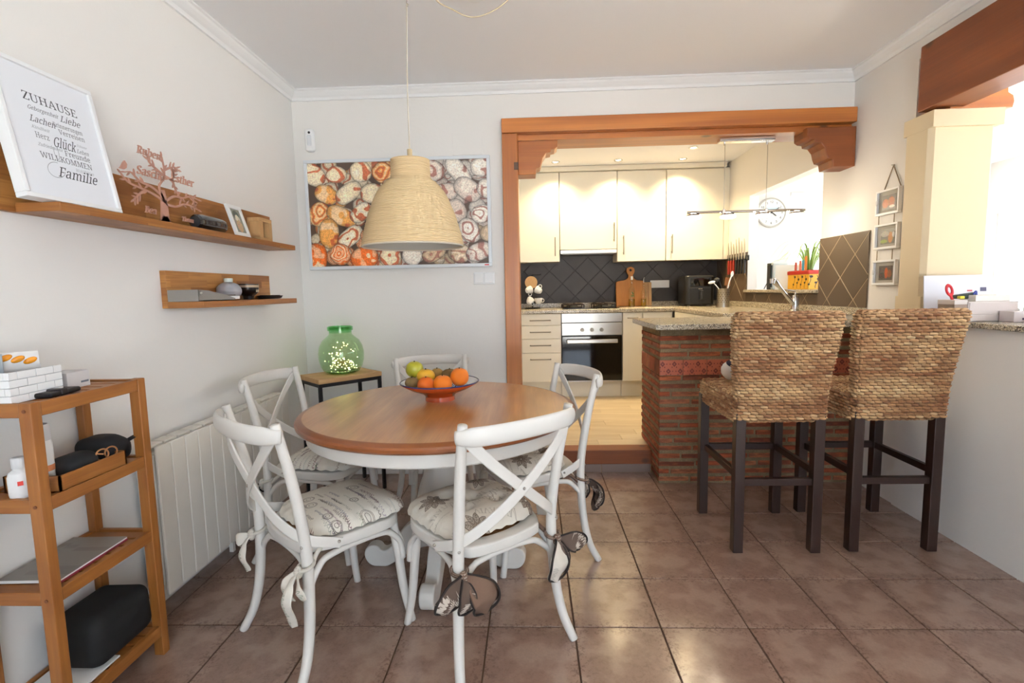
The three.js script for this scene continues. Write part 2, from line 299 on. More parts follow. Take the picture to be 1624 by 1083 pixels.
function windowUnit(n, w, h, cols, place, label) {
  const o = new THREE.Group(); o.name = 'window_' + n; o.userData = { kind: 'structure', label }; scene.add(o); place(o);
  part('window_frame', [box(w, .05, .06, 0, .025, 0, { r: .004 }), box(w, .05, .06, 0, h - .025, 0, { r: .004 }), ...Array.from({ length: cols + 1 }, (_, i) => box(.05, h - .1, .06, -w / 2 + .025 + i * (w - .05) / cols, h / 2, 0, { r: .004 }))], gloss, o);
  for (let i = 0; i < cols; i++) part('pane', box((w - .05) / cols - .05, h - .1, .006, -w / 2 + .025 + (i + .5) * (w - .05) / cols, h / 2, 0), pane, o);
}
windowUnit(1, 1.43, 1.4, 2, o => o.position.set(3.685, .95, -6.08), 'window behind the potted plant beyond the pass-through');
[[-4.575, 2.35], [-1.95, 2.3], [.625, 2.25]].forEach(([z, w], i) => windowUnit(2 + i, w, 1.12, 2, o => { o.position.set(5.08, .9, z); o.rotation.y = -Math.PI / 2; }, 'white framed window of the bright side room'));
windowUnit(5, 1.95, 2.35, 2, o => o.position.set(.775, 0, REAR + .1), 'unseen glazed door behind the camera, added for daylight fill');  // added rear door, out of view, sized to fill the room with daylight
structure('ground', bb(-14, 14, -.3, -.13, -14, 14), M('#dcdad4', .95), 'pale stone terrace outside the windows');
single('garden_wall', bb(2.2, 7, -.13, 2.1, -8.3, -8.15), M('#b4c2ae', .95), 'pale green garden wall outside the far window', 'wall');
{ const b = thing('roller_blind', 'white roller blind pulled half down over the far window', 'blind'); part('fabric', bb(2.99, 4.38, 1.83, 2.33, -6.045, -6.04), P('#fbfaf5', .95, { transmission: .55, thickness: 0 }), b); part('bottom_bar', bb(2.99, 4.38, 1.815, 1.835, -6.05, -6.035, { r: .004 }), white, b); part('roller', cyl(.022, .022, 1.39, 3.685, 2.335, -6.04, { rz: Math.PI / 2 }), white, b); }

// ================================================================ KITCHEN
// brick bar counter
{
  const X0 = .832, Z0 = -3.29, Z1 = -3.82, TOP = 1.033;
  const bar = thing('brick_bar', 'brick breakfast bar of thin red courses with a patterned tile band', 'bar counter');
  part('mortar_core', [bb(X0 + .003, RW - .002, 0, TOP, Z1, Z0 - .004)], mortar, bar);
  const tones = ['#ffffff', '#e8d0c4', '#ffe2cc', '#cfb2a8', '#f6c8ae'].map(c => M(c, .85, { map: T.brick, bumpMap: T.noise, bumpScale: .002 }));
  const gl = [.2, .235, .215, .18, .25].map(l => box(l, .03, .03, 0, 0, 0, { r: .004 }));
  const gs = [.2, .22, .16].map(l => box(.03, .03, l, 0, 0, 0, { r: .004, g: 'z' }));
  let k = 0;
  for (let r = 0; r < 20; r++) {
    const y = .03 + r * .0522; if (y > TOP - .012) break; if (y > .715 && y < .845) continue;
    let x = X0 - .004 - (r % 2 ? .11 : 0); let i = 0;
    while (x < RW - .1) {
      let j = (r * 3 + i * 2) % 5; let l = [.2, .235, .215, .18, .25][j]; let a = x, b = x + l;
      if (a < X0 - .005) { a = X0 - .004; const w = b - a; const m = part('brick', box(w, .03, .03, (a + b) / 2, y, Z0 - .014, { r: .004 }), tones[k++ % 5], bar); }
      else if (b > RW - .004) { b = RW - .004; if (b - a > .03) part('brick', box(b - a, .03, .03, (a + b) / 2, y, Z0 - .014, { r: .004 }), tones[k++ % 5], bar); }
      else { const m = part('brick', gl[j], tones[k++ % 5], bar); m.position.set((a + b) / 2, y + rr(-.002, .002), Z0 - .014 + rr(-.003, .003)); m.rotation.z = rr(-.004, .004); }
      x = b + .012; i++;
    }
    let z = Z0 - .034 + (r % 2 ? .0 : -.0); i = 0;
    while (z > Z1 + .02) { let l = [.2, .22, .16][(r + i) % 3]; let e = Math.max(z - l, Z1); if (z - e > .03) { const m = part('brick', Math.abs(z - e - l) < .001 ? gs[(r + i) % 3] : box(.03, .03, z - e, 0, 0, 0, { r: .004, g: 'z' }), tones[k++ % 5], bar); m.position.set(X0 + .012 + rr(-.003, .003), y + rr(-.002, .002), (z + e) / 2); } z = e - .012; i++; }
  }
  const pat = canvasTex(256, 128, (g, w, h) => { g.fillStyle = '#a8563a'; g.fillRect(0, 0, w, h); for (let i = 0; i < 400; i++) { g.fillStyle = `rgba(${rnd() < .5 ? '70,30,20' : '205,120,80'},.12)`; g.fillRect(rnd() * w, rnd() * h, 3, 2); } g.fillStyle = '#6a2418'; for (let i = -1; i < 3; i++) for (let j = 0; j < 2; j++) { const x = (i + .25 + j * .5) * 128, y = 34 + j * 60; g.beginPath(); g.moveTo(x, y - 24); g.lineTo(x + 27, y); g.lineTo(x, y + 24); g.lineTo(x - 27, y); g.fill(); g.fillStyle = '#b4654a'; g.fillRect(x - 5, y - 4, 10, 8); g.fillStyle = '#6a2418'; for (const [a, b] of [[-46, 0], [46, 0], [-24, 26], [24, 26]]) { g.beginPath(); g.arc(x + a, y + b, 6, 0, 7); g.fill(); } } });
  const tm = P('#ffffff', .5, { map: pat });
  const tw = .152; for (let x = X0 - .003, n = 0; x < RW - .02; x += tw) { const b = Math.min(x + tw, RW - .004), g = box(b - x - .003, .1, .016, 0, 0, 0, { r: .002 }); const q = g.attributes.position, u = g.attributes.uv; for (let i = 0; i < q.count; i++) u.setXY(i, q.getX(i) / tw + .5, q.getY(i) / .1 + .5); const m = part('patterned_tile', g, tm, bar, 'terracotta tile with dark red diamonds'); m.position.set((x + b) / 2, .779, Z0 - .004); }
  for (let z = Z0 - .012; z > Z1 + .02; z -= .13) { const e = Math.max(z - .13, Z1); part('brick', bb(X0 - .004, X0 + .018, .73, .829, e + .003, z, { r: .003 }), tones[k++ % 5], bar); }
}
single('granite_counter', (() => { const s = shape([[.775, 3.17], [RW - .002, 3.17], [RW - .002, 3.9], [.775, 3.9]]); const g = extrude(s, .036, .006, { bs: 3 }); g.rotateX(-Math.PI / 2); return wuv(g.translate(0, 1.034, 0)); })(), granite, 'grey speckled granite slab on the brick bar', 'bar top');
const WY = 1.095;
{
  const s = shape([[-.13, 5.22], [1.46, 5.22], [1.46, 3.905], [RW - .002, 3.905], [RW - .002, 5.868], [-.13, 5.868]]);
  const g = extrude(s, .042, .008, { bs: 3 }); g.rotateX(-Math.PI / 2);
  const w = thing('worktop', 'L-shaped granite kitchen worktop with upstand', 'worktop');
  part('slab', wuv(g.translate(0, WY - .042, 0)), granite, w);
  part('upstand', [bb(-.13, RW - .024, WY, WY + .05, KB + .002, KB + .022, { r: .003 }), bb(RW - .022, RW - .002, WY, WY + .05, KB + .002, -3.27, { r: .003, g: 'z' })], granite, w);
}
single('pass_through_sill', bb(RW - .04, RW + WT + .03, 1.235, 1.262, -5.06, -3.81, { r: .005, g: 'z' }), granite, 'granite sill of the pass-through under the plant', 'sill');
// base cabinets
const handleH = (w) => sweep([[-w / 2, 0, 0], [-w / 2, 0, .028], [-w / 2 + .012, 0, .034], [w / 2 - .012, 0, .034], [w / 2, 0, .028], [w / 2, 0, 0]], { w: .0055, h: .0055, n: 40, m: 8, t: .2 });
const ZB = -5.25;
function baseUnit(x0, x1, fronts, label, side) {
  const u = thing('base_cabinet', label, 'cabinet', [(x0 + x1) / 2, KF, ZB]), w = x1 - x0;
  part('body', [bb(-w / 2, w / 2, .17, WY - KF - .043, -.58, -.02)], cabinet, u);
  part('plinth', bb(-w / 2, w / 2, 0, .17, -.5, -.07), cabinet, u);
  for (const [ya, yb, kind] of fronts) {
    const d = part(kind === 'door' ? 'door' : 'drawer', bb(-w / 2 + .003, w / 2 - .003, ya, yb, -.02, 0, { r: .003 }), cabinet, u);
    part('handle', move(handleH(Math.min(w * .5, .21)), 0, (kind === 'door' ? yb - .055 : yb - .065), 0), pull, d);
  }
  return u;
}
baseUnit(-.128, .308, [[.772, .89, 0], [.632, .768, 0], [.485, .628, 0], [.175, .481, 0]].map(a => [a[0], a[1], 'drawer']), 'cream four-drawer base cabinet left of the oven');
baseUnit(.942, 1.145, [[.175, .89, 'door']], 'narrow cream base cabinet right of the oven');
{ const u = thing('corner_cabinet', 'cream corner base cabinet beside the brick bar', 'cabinet', [1.30, KF, ZB]); part('body', bb(-.153, .155, .17, WY - KF - .043, -.58, -.02), cabinet, u); part('plinth', bb(-.153, .155, 0, .17, -.5, -.07), cabinet, u); part('door', bb(-.15, .15, .175, .89, -.02, 0, { r: .003 }), cabinet, u); }
{ const u = thing('sink_cabinet', 'cream sink base cabinet under the worktop behind the bar', 'cabinet', [1.78, KF, -4.55]); part('body', bb(-.30, .32, .17, WY - KF - .043, -.66, .64), cabinet, u); part('plinth', bb(-.25, .32, 0, .17, -.66, .64), cabinet, u); for (let i = 0; i < 2; i++) { const d = part('door', bb(-.32, -.30, .175, .89, -.655 + i * .65, -.015 + i * .65, { r: .003 }), cabinet, u); part('handle', move(handleH(.2), -.32, .83, -.335 + i * .65, -Math.PI / 2), steel, d); } }
// oven
{
  const o = thing('oven', 'built-in stainless steel oven with black glass door', 'oven', [.625, KF, ZB]);
  part('body', bb(-.312, .312, .18, WY - KF - .043, -.56, -.02), M('#55514c', .5), o);
  part('vent_strip', bb(-.312, .312, .795, .89, -.02, .0, { r: .003 }), steel, o);
  const cp = part('control_panel', bb(-.312, .312, .66, .79, -.02, .004, { r: .004 }), steel, o);
  for (const x of [-.1, 0, .1]) part('knob', [cyl(.019, .021, .022, x, .718, .014, { rx: Math.PI / 2 }), box(.004, .03, .006, x, .718, .027)], pull, cp);
  const d = part('oven_door', bb(-.31, .31, .185, .652, -.02, .006, { r: .004 }), blackGlass, o);
  part('handle', [bb(-.262, .262, .58, .622, .03, .046, { r: .007, seg: 2 }), bb(-.24, -.215, .592, .612, .004, .032), bb(.215, .24, .592, .612, .004, .032)], steel, d);
  part('trim', bb(-.312, .312, .172, .184, -.02, .006, { r: .002 }), steel, o);
  part('plinth', bb(-.312, .312, 0, .165, -.5, -.07), cabinet, o);
}
// hob with burners
{
  const h = thing('gas_hob', 'black hob with two covered burners on the worktop', 'hob', [.62, WY, -5.5]);
  part('plate', box(.58, .008, .5, 0, .004, 0, { r: .003 }), blackGlass, h);
  for (const [x, z] of [[-.17, .08], [.16, .08], [-.17, -.14], [.16, -.14]]) {
    const b = part('burner', lathe([[0, .008], [.1, .008], [.1, .014], [.06, .018], [.055, .026], [0, .03]].map(p => p), 28).translate(x, 0, z), black, h);
    part('pan_support', [...[0, 1, 2, 3].map(i => { const a = i * Math.PI / 2 + .4; return tube([[x + .115 * Math.cos(a), .008, z + .115 * Math.sin(a)], [x + .11 * Math.cos(a), .045, z + .11 * Math.sin(a)], [x + .03 * Math.cos(a), .046, z + .03 * Math.sin(a)]], .006, { n: 8, up: [0, .3, 1] }); }), new THREE.TorusGeometry(.105, .006, 6, 28).rotateX(Math.PI / 2).translate(x, .044, z)], M('#2b201b', .45, { metalness: .5 }), b);
  }
}
// wall cabinets
const ZU = -5.55;
const UPS = [[-.13, .318, 1.60, .268, 'handle right of the wooden post'], [.322, .934, 1.725, .9, 'above the extractor'], [.938, 1.452, 1.588, 1.0, 'over the chopping boards'], [1.456, 2.06, 1.588, 1.515, 'over the air fryer']];
UPS.forEach(([a, b, y, hx], i) => {
  const u = thing('wall_cabinet', ['cream wall cabinet next to the wooden post, leftmost of the row', 'shorter cream wall cabinet above the steel extractor hood', 'cream wall cabinet over the wooden chopping boards', 'cream wall cabinet over the black air fryer, rightmost of the row'][i], 'cabinet', [0, 0, ZU], 0, 'cream wall cabinets in the kitchen');
  part('body', bb(a, b, y + .004, 2.545, -.318, -.02), cabinet, u);
  const d = part('door', bb(a + .002, b - .002, y, 2.54, -.02, 0, { r: .003 }), cabinet, u);
  const hy = i === 1 ? 1.9 : 1.76; part('handle', [cyl(.006, .006, .2, hx, hy, .034, { n: 10 }), cyl(.005, .005, .034, hx, hy + .08, .017, { n: 8, rx: Math.PI / 2 }), cyl(.005, .005, .034, hx, hy - .08, .017, { n: 8, rx: Math.PI / 2 })], pull, d);
});
single('cabinet_cornice', bb(-.13, 2.075, 2.546, 2.598, -5.868, ZU + .03, { r: .006 }), cabinet, 'pale cornice strip running along the top of the wall cabinets', 'trim');
single('filler_panel', bb(2.062, RW - .001, 1.588, 2.545, -5.868, ZU - .006, { r: .002 }), cabinet, 'narrow cream filler between the last wall cabinet and side wall', 'panel');
{ const h = thing('extractor_hood', 'slim stainless extractor hood under the short wall cabinet', 'hood'); part('body', bb(.324, .932, 1.682, 1.722, -5.86, ZU + .006, { r: .003 }), steel, h); part('filter', bb(.35, .9, 1.676, 1.684, -5.8, ZU - .05), M('#77736c', .4, { metalness: .8 }), h); }
// diagonal wall tiles, clipped to a rectangle, each a part of its own
function clipPoly(poly, a0, a1, b0, b1) {
  const cut = (P0, f) => { const out = []; for (let i = 0; i < P0.length; i++) { const p = P0[i], q = P0[(i + 1) % P0.length], fp = f(p), fq = f(q); if (fp >= 0) out.push(p); if (fp * fq < 0) { const t = fp / (fp - fq); out.push([p[0] + (q[0] - p[0]) * t, p[1] + (q[1] - p[1]) * t]); } } return out; };
  for (const f of [p => p[0] - a0, p => a1 - p[0], p => p[1] - b0, p => b1 - p[1]]) { poly = cut(poly, f); if (poly.length < 3) return null; }
  return poly;
}
const area = p => Math.abs(p.reduce((s, q, i) => { const n = p[(i + 1) % p.length]; return s + q[0] * n[1] - n[0] * q[1]; }, 0) / 2);
function diagTiles(parent, rects, oa, ob, half, mats, groutW, place) {
  let k = 0;
  for (const [a0, a1, b0, b1] of rects) for (let i = Math.floor((a0 - oa) / half) - 1; i <= (a1 - oa) / half + 1; i++) for (let j = Math.floor((b0 - ob) / half) - 1; j <= (b1 - ob) / half + 1; j++) {
    if ((i + j) & 1) continue; const ca = oa + i * half, cb = ob + j * half, e = half - groutW;
    const p = clipPoly([[ca - e, cb], [ca, cb - e], [ca + e, cb], [ca, cb + e]], a0, a1, b0, b1); if (!p || area(p) < 2e-4) continue;
    part('tile', place(extrude(shape(p), .007, area(p) > .004 ? .0012 : 0, { bs: 1 })), mats[k++ % mats.length], parent);
  }
}
{
  const mats = ['#332d2a', '#38312d', '#2f2a28'].map(c => P(c, .48));
  const bs = thing('back_splashback', 'dark slate-grey diagonal tile splashback behind the hob', 'splashback');
  part('grout_bed', bb(-.133, RW - .01, WY + .05, 1.75, KB + .001, KB + .004), M('#1d1a18', .9), bs);
  diagTiles(bs, [[-.133, 2.11, WY + .051, 1.75]], .07, 1.513, .1465, mats, .002, g => g.translate(0, 0, KB + .003));
  const mr = ['#5a4b3c', '#5f4f3f', '#56483a'].map(c => P(c, .4, {}));
  const rs = thing('side_splashback', 'brown diagonal tile splashback with pale joints around the pass-through', 'splashback');
  const rects = [[-5.86, -5.06, WY + .051, 1.628], [-5.06, -3.815, WY + .051, 1.232], [-3.815, -3.272, WY + .051, 1.628]];
  part('grout_bed', rects.map(([a, b, c, d]) => bb(RW - .0088, RW - .001, c, d, a, b)), M('#ac9c82', .9), rs);
  diagTiles(rs, rects, -3.552, 1.49, .1475, mr, .0035, g => move(g, 0, 0, 0, -Math.PI / 2).scale(1, 1, 1).translate(RW - .003, 0, 0));
}
// recessed ceiling spots
const spotMat = new THREE.MeshStandardMaterial({ color: '#fff', emissive: new THREE.Color().setRGB(1, .82, .55), emissiveIntensity: 12 });
const WARM = new THREE.Color().setRGB(1, .76, .43);
[[.272, -5.33, 'above the leftmost wall cabinet'], [.91, -5.33, 'above the joint over the hood cabinet'], [1.567, -5.36, 'above the cabinet by the air fryer'], [1.544, -4.95, 'nearer the camera than the other spots']].forEach(([x, z, w]) => {
  const s = thing('ceiling_spot', 'small round recessed ceiling spot ' + w, 'spotlight', [x, KC, z], 0, 'recessed kitchen spots');
  part('ring', lathe([[.03, 0], [.042, -.001], [.044, -.004], [.04, -.007], [.03, -.005]], 24), chrome, s);
  part('bulb', lathe([[0, -.003], [.022, -.003], [.029, -.0015], [.029, -.0005], [0, -.0005]], 20), spotMat, s);
  const l = new THREE.SpotLight(WARM, 8, 0, 62 * R, .75, 2); l.position.set(x, KC - .02, z); l.target.position.set(x, 0, z - .02); l.castShadow = true; l.shadow.radius = 1.4; l.name = 'ceiling_spot_lamp'; scene.add(l, l.target);
});
// pendant rail lamp under the lintel
{
  const z = -3.6, k = 3.6 / 3.45, X = x => x * k, l = thing('rail_lamp', 'chrome rail pendant with four lit discs hanging from the lintel', 'pendant lamp', [0, 0, 0]);
  const y = 1.81;
  part('canopy', [bb(1.29, 1.66, 2.27, 2.298, z - .03, z + .03, { r: .004 }), cyl(.005, .005, .02, 1.33, 2.262, z, { n: 10 }), cyl(.008, .008, .02, 1.615, 2.262, z, { n: 10 })], chrome, l);
  for (const x of [1.335, 1.62]) part('wire', cyl(.0022, .0022, 2.27 - y, x, (2.27 + y) / 2, z, { n: 6 }), steel, l);
  part('rail', [cyl(.009, .009, .8, 1.485, y, z, { n: 12, rz: Math.PI / 2 }), box(.02, .03, .02, 1.335, y, z, { r: .003 }), box(.02, .03, .02, 1.62, y, z, { r: .003 })], chrome, l);
  const em = new THREE.MeshStandardMaterial({ color: '#fff', emissive: new THREE.Color().setRGB(1, .93, .8), emissiveIntensity: 5 });
  for (const x of [1.13, 1.365, 1.6, 1.83]) {
    const h = part('lamp_head', [lathe([[.02, -.012], [.045, -.014], [.048, -.02], [.045, -.026]], 28).translate(x, y, z), cyl(.007, .007, .014, x, y - .008, z, { n: 8 })], chrome, l);
    part('disc', lathe([[0, -.046], [.04, -.046], [.05, -.04], [.052, -.032], [.048, -.026], [0, -.026]], 28).translate(x, y, z), em, h, 'glowing white disc');
    const p = new THREE.PointLight(new THREE.Color().setRGB(1, .85, .62), .5, 0, 2); p.position.set(x, y - .07, z); p.castShadow = true; p.shadow.radius = 2; scene.add(p);
  }
}
// mug tree
{
  const s = thing('mug_stand', 'dark metal stand holding round wooden coasters beside the post', 'mug stand', [.015, WY, -5.6]);
  part('base', [lathe([[0, 0], [.085, 0], [.09, .006], [.08, .012], [0, .012]], 24)], rubber, s);
  part('frame', [tube([[0, .01, 0], [0, .2, 0], [0, .36, 0], [.01, .375, 0]], .006, { up: [0, 0, 1] }), tube([[-.01, .368, 0], [.03, .372, 0], [.085, .37, 0], [.095, .38, 0]], .004, { up: [0, 0, 1] }), box(.13, .018, .02, .01, .2, 0), ...[[-.05, .12], [.05, .12], [-.05, .22], [.05, .22]].map(([x, y]) => tube([[0, y, 0], [x * .6, y - .006, .02], [x, y + .014, .035]], .004, { n: 8 }))], rubber, s);
  for (let i = 0; i < 5; i++) part('coaster', cyl(.068, .068, .007, -.012 + i * .0, .288, .015 + i * .009, { n: 24, rx: Math.PI / 2 }), lightWood, s, 'round wooden coaster');
  const mug = lathe([[0, 0], [.024, 0], [.036, .02], [.042, .045], [.043, .062], [.040, .062], [.038, .045], [.032, .02], [0, .006]], 24);
  [[-.04, .205, .06, .5, .9, 'upper left'], [.07, .2, .06, -.5, .9, 'upper right'], [-.03, .085, .07, .7, .6, 'lower left'], [.065, .085, .07, -.4, .6, 'lower right']].forEach(([x, y, z, ry, rz, w]) => {
    const m = thing('mug', `small white mug hanging ${w} on the dark stand`, 'mug', [.015 + x, WY + y, -5.6 + z], ry, 'white mugs on the stand'); m.rotation.z = rz * .9 - .9 + (rz > .8 ? 1.2 * Math.sign(-ry) : .4 * Math.sign(-ry));
    part('cup', mug.clone().translate(0, -.03, 0), white, m); part('handle', new THREE.TorusGeometry(.019, .0045, 8, 20).translate(.046, .004, 0), white, m);
  });
}
// chopping boards leaning on the tiles
{
  const b = thing('chopping_board', 'wooden paddle chopping board with round hanging handle', 'chopping board', [1.13, WY + .002, -5.76]); b.rotation.x = -.1;
  const sh = new THREE.Shape(); sh.moveTo(-.17, 0); sh.lineTo(.15, 0); sh.lineTo(.15, .27); sh.quadraticCurveTo(.14, .285, .07, .29); sh.quadraticCurveTo(.022, .3, .02, .35); sh.quadraticCurveTo(.05, .39, .035, .425); sh.quadraticCurveTo(-.005, .46, -.045, .425); sh.quadraticCurveTo(-.06, .39, -.03, .35); sh.quadraticCurveTo(-.03, .3, -.09, .29); sh.quadraticCurveTo(-.16, .285, -.17, .27); sh.closePath();
  const ho = new THREE.Path(); ho.absarc(-.004, .405, .014, 0, 7, true); sh.holes.push(ho);
  part('board', wuv(extrude(sh, .022, .004), 'y'), M('#f2c98e', .6, { map: T.box }), b);
  const c = thing('chopping_board', 'rectangular wooden board with vertical grooves behind the paddle board', 'chopping board', [1.165, WY + .002, -5.80]); c.rotation.x = -.1;
  part('board', bb(-.2, .2, 0, .265, 0, .02, { r: .004, g: 'y' }), lightWood, c); part('rim', [bb(.16, .166, .01, .255, .018, .024), bb(-.175, -.169, .01, .255, .018, .024)], bamboo, c);
}
// oil bottles
const clearGlass = P('#f4f7f0', .04, { transmission: 1, thickness: 0, ior: 1.45 }), oil = P('#c9a02a', .05, { transmission: .7, thickness: 0, roughness: .1 });
[[1.115, .3, .036, 'left of the two, with a leaf print and cork'], [1.245, .26, .03, 'right of the two, slimmer with a pourer']].forEach(([x, h, r, w], i) => {
  const o = thing('oil_bottle', `clear glass oil bottle ${w}`, 'bottle', [x, WY, -5.66]);
  part('glass', lathe([[0, 0], [r, 0], [r, h * .55], [r * .9, h * .64], [r * .4, h * .76], [r * .36, h * .96], [r * .45, h]], 24), clearGlass, o);
  part('oil', lathe([[0, .004], [r - .003, .004], [r - .003, .085], [0, .085]], 20), oil, o);
  part('stopper', i ? tube([[0, h, 0], [0, h + .04, 0], [.008, h + .06, 0]], .004, { up: [0, 0, 1] }) : cyl(r * .33, r * .33, .04, 0, h + .015, 0, { n: 12 }), i ? steel : white, o);
  if (!i) part('leaf_print', [[-.006, .12], [.008, .14], [.0, .155], [.01, .118]].map(([a, y], k) => new THREE.SphereGeometry(.012, 8, 6).scale(.9, .5, .08).rotateZ(k * 1.1).translate(a, y, r + .001)), M('#3f6b2a', .6), o);
});
{ const s = thing('socket_plate', 'white triple socket plate on the grey tiles', 'socket', [1.47, 1.34, KB + .011]); part('plate', box(.215, .085, .01, 0, 0, .004, { r: .003 }), white, s); for (const x of [-.07, 0, .07]) part('insert', [lathe([[.022, .0], [.022, .002], [.019, .002], [.018, -.002], [0, -.002]], 20).rotateX(Math.PI / 2).translate(x, 0, .0095)], paper, s); }
// air fryer
{
  const a = thing('air_fryer', 'black air fryer with basket handle in the worktop corner', 'air fryer', [1.78, WY, -5.56]);
  const sh = new THREE.Shape(); const w = .155, d = .15, r = .06; sh.moveTo(-w + r, -d); sh.lineTo(w - r, -d); sh.quadraticCurveTo(w, -d, w, -d + r); sh.lineTo(w, d - r); sh.quadraticCurveTo(w, d, w - r, d); sh.lineTo(-w + r, d); sh.quadraticCurveTo(-w, d, -w, d - r); sh.lineTo(-w, -d + r); sh.quadraticCurveTo(-w, -d, -w + r, -d);
  part('housing', extrude(sh, .31, .015, { bs: 3 }).rotateX(-Math.PI / 2).translate(0, .012, 0), M('#0b0b0b', .45), a);
  part('control_panel', bb(-.1, .1, .21, .3, .145, .154, { r: .01, seg: 2 }), blackGlass, a); part('basket_front', bb(-.115, .115, .03, .195, .143, .156, { r: .01, seg: 2 }), M('#101010', .4), a);
  part('handle', [bb(-.018, .018, .07, .17, .155, .215, { r: .01, seg: 2 })], M('#202020', .4), a); part('badge', bb(-.02, .02, .18, .186, .155, .158), chrome, a); part('foot', [[-.1, .1], [.1, .1], [-.1, -.1], [.1, -.1]].map(([x, z]) => cyl(.014, .012, .014, x, .007, z, { n: 12 })), steel, a);
}
// utensil holder
{
  const p = [1.905, WY, -5.1], u = thing('utensil_holder', 'perforated steel utensil holder on the worktop', 'holder', p);
  part('cup', lathe([[0, 0], [.058, 0], [.058, .18], [.06, .183], [.055, .183], [.055, .004], [0, .004]], 28), steel, u);
  const holes = []; for (let r = 0; r < 6; r++) for (let k = 0; k < 14; k++) { const a = k / 14 * 6.283 + r * .2; holes.push(cyl(.0045, .0045, .002, Math.cos(a) * .0578, .05 + r * .018, Math.sin(a) * .0578, { n: 6, rz: Math.PI / 2, ry: -a })); } part('perforation', holes, M('#4a463f', .7), u);
  const ut = (name, label, a, r, mat, geo) => { const t = single(name, geo, mat, label, 'utensil'); t.position.set(p[0] + Math.cos(a) * r, p[1] + .02, p[2] + Math.sin(a) * r); return t; };
  let q = ut('wooden_spoon', 'brown wooden spatula standing in the steel holder', .2, .012, bamboo, [wuv(bb(-.006, .006, 0, .2, -.004, .004, { r: .003 }), 'y'), bb(-.028, .028, .19, .27, -.004, .004, { r: .003, g: 'y' })]); q.rotation.z = -.12;
  q = ut('spoon', 'white-handled spoon standing in the steel holder', 1, .02, white, [tube([[0, 0, 0], [0, .2, 0], [.012, .29, 0]], .006, { up: [0, 0, 1] }), new THREE.SphereGeometry(.018, 12, 8).scale(.8, 1.6, .4).translate(.016, .31, 0)]); q.rotation.z = -.16;
  q = ut('ladle', 'black ladle with its bowl hanging left of the holder', 3, .02, rubber, [tube([[.02, 0, 0], [0, .16, 0], [-.03, .25, 0]], .006, { up: [0, 0, 1] }), new THREE.SphereGeometry(.032, 14, 10, 0, 6.3, 0, 1.7).rotateZ(1).translate(-.045, .24, 0)]);
  q = ut('slotted_spoon', 'pale serving spoon leaning left from the holder', 2.4, .03, paper, [tube([[.02, 0, 0], [-.02, .14, 0], [-.08, .22, 0]], .005, { up: [0, 0, 1] }), new THREE.SphereGeometry(.024, 12, 8).scale(1.5, .6, .8).rotateZ(.2).translate(-.1, .225, 0)]);
}
// knives on magnet strip
{
  single('magnet_strip', bb(RW - .026, RW - .0105, 1.545, 1.595, -5.52, -5.0, { r: .003 }), black, 'black magnetic strip holding knives on the brown tiles', 'knife rack');
  const cols = ['#a8321e', '#a8321e', '#a03020', '#1a1a1a', '#1a1a1a', '#1a1a1a', '#222222'];
  for (let i = 0; i < 7; i++) {
    const z = -5.46 + i * .066, bl = [.19, .2, .17, .21, .22, .18, .2][i], k = thing('kitchen_knife', ['first from the left, red handle', 'second from the left, red handle', 'third from the left, red handle', 'fourth from the left, black handle', 'fifth from the left, black handle', 'sixth from the left, black handle', 'rightmost, black handle'][i].replace(/^/, 'upright knife on the strip, '), 'knife', [RW - .032, 1.52, z], 0, 'knives on the magnet strip');
    const s = shape([[-.014, 0], [.016, 0], [.016, bl * .6], [-.006, bl], [-.014, bl]]);
    part('blade', move(extrude(s, .003, 0), 0, .04, 0, -Math.PI / 2), steel, k); part('handle', bb(-.008, .01, -.1, .045, -.012, .012, { r: .006, seg: 2 }), M(cols[i], .5), k);
  }
}
// tap
{
  const f = thing('kitchen_tap', 'chrome mixer tap with slanted spout behind the bar', 'tap', [2.02, WY, -3.95]); f.scale.setScalar(1.15);
  part('body', [lathe([[0, 0], [.03, 0], [.03, .008], [.024, .014], [.023, .09], [.018, .11], [0, .112]], 24)], chrome, f);
  part('spout', [tube([[0, .035, 0], [-.06, .09, .03], [-.13, .16, .06], [-.19, .215, .085]], .014, { n: 20, scale: s => .9 + .5 * ss(.7, .9, s) }), cyl(.018, .016, .03, -.197, .205, .088, { n: 16 })], chrome, f);
  part('lever', sweep([[0, .108, 0], [-.01, .135, 0], [-.06, .145, .01], [-.11, .15, .02]], { w: .014, h: .006, n: 16, m: 10, scale: s => 1 - .4 * s }), chrome, f);
}
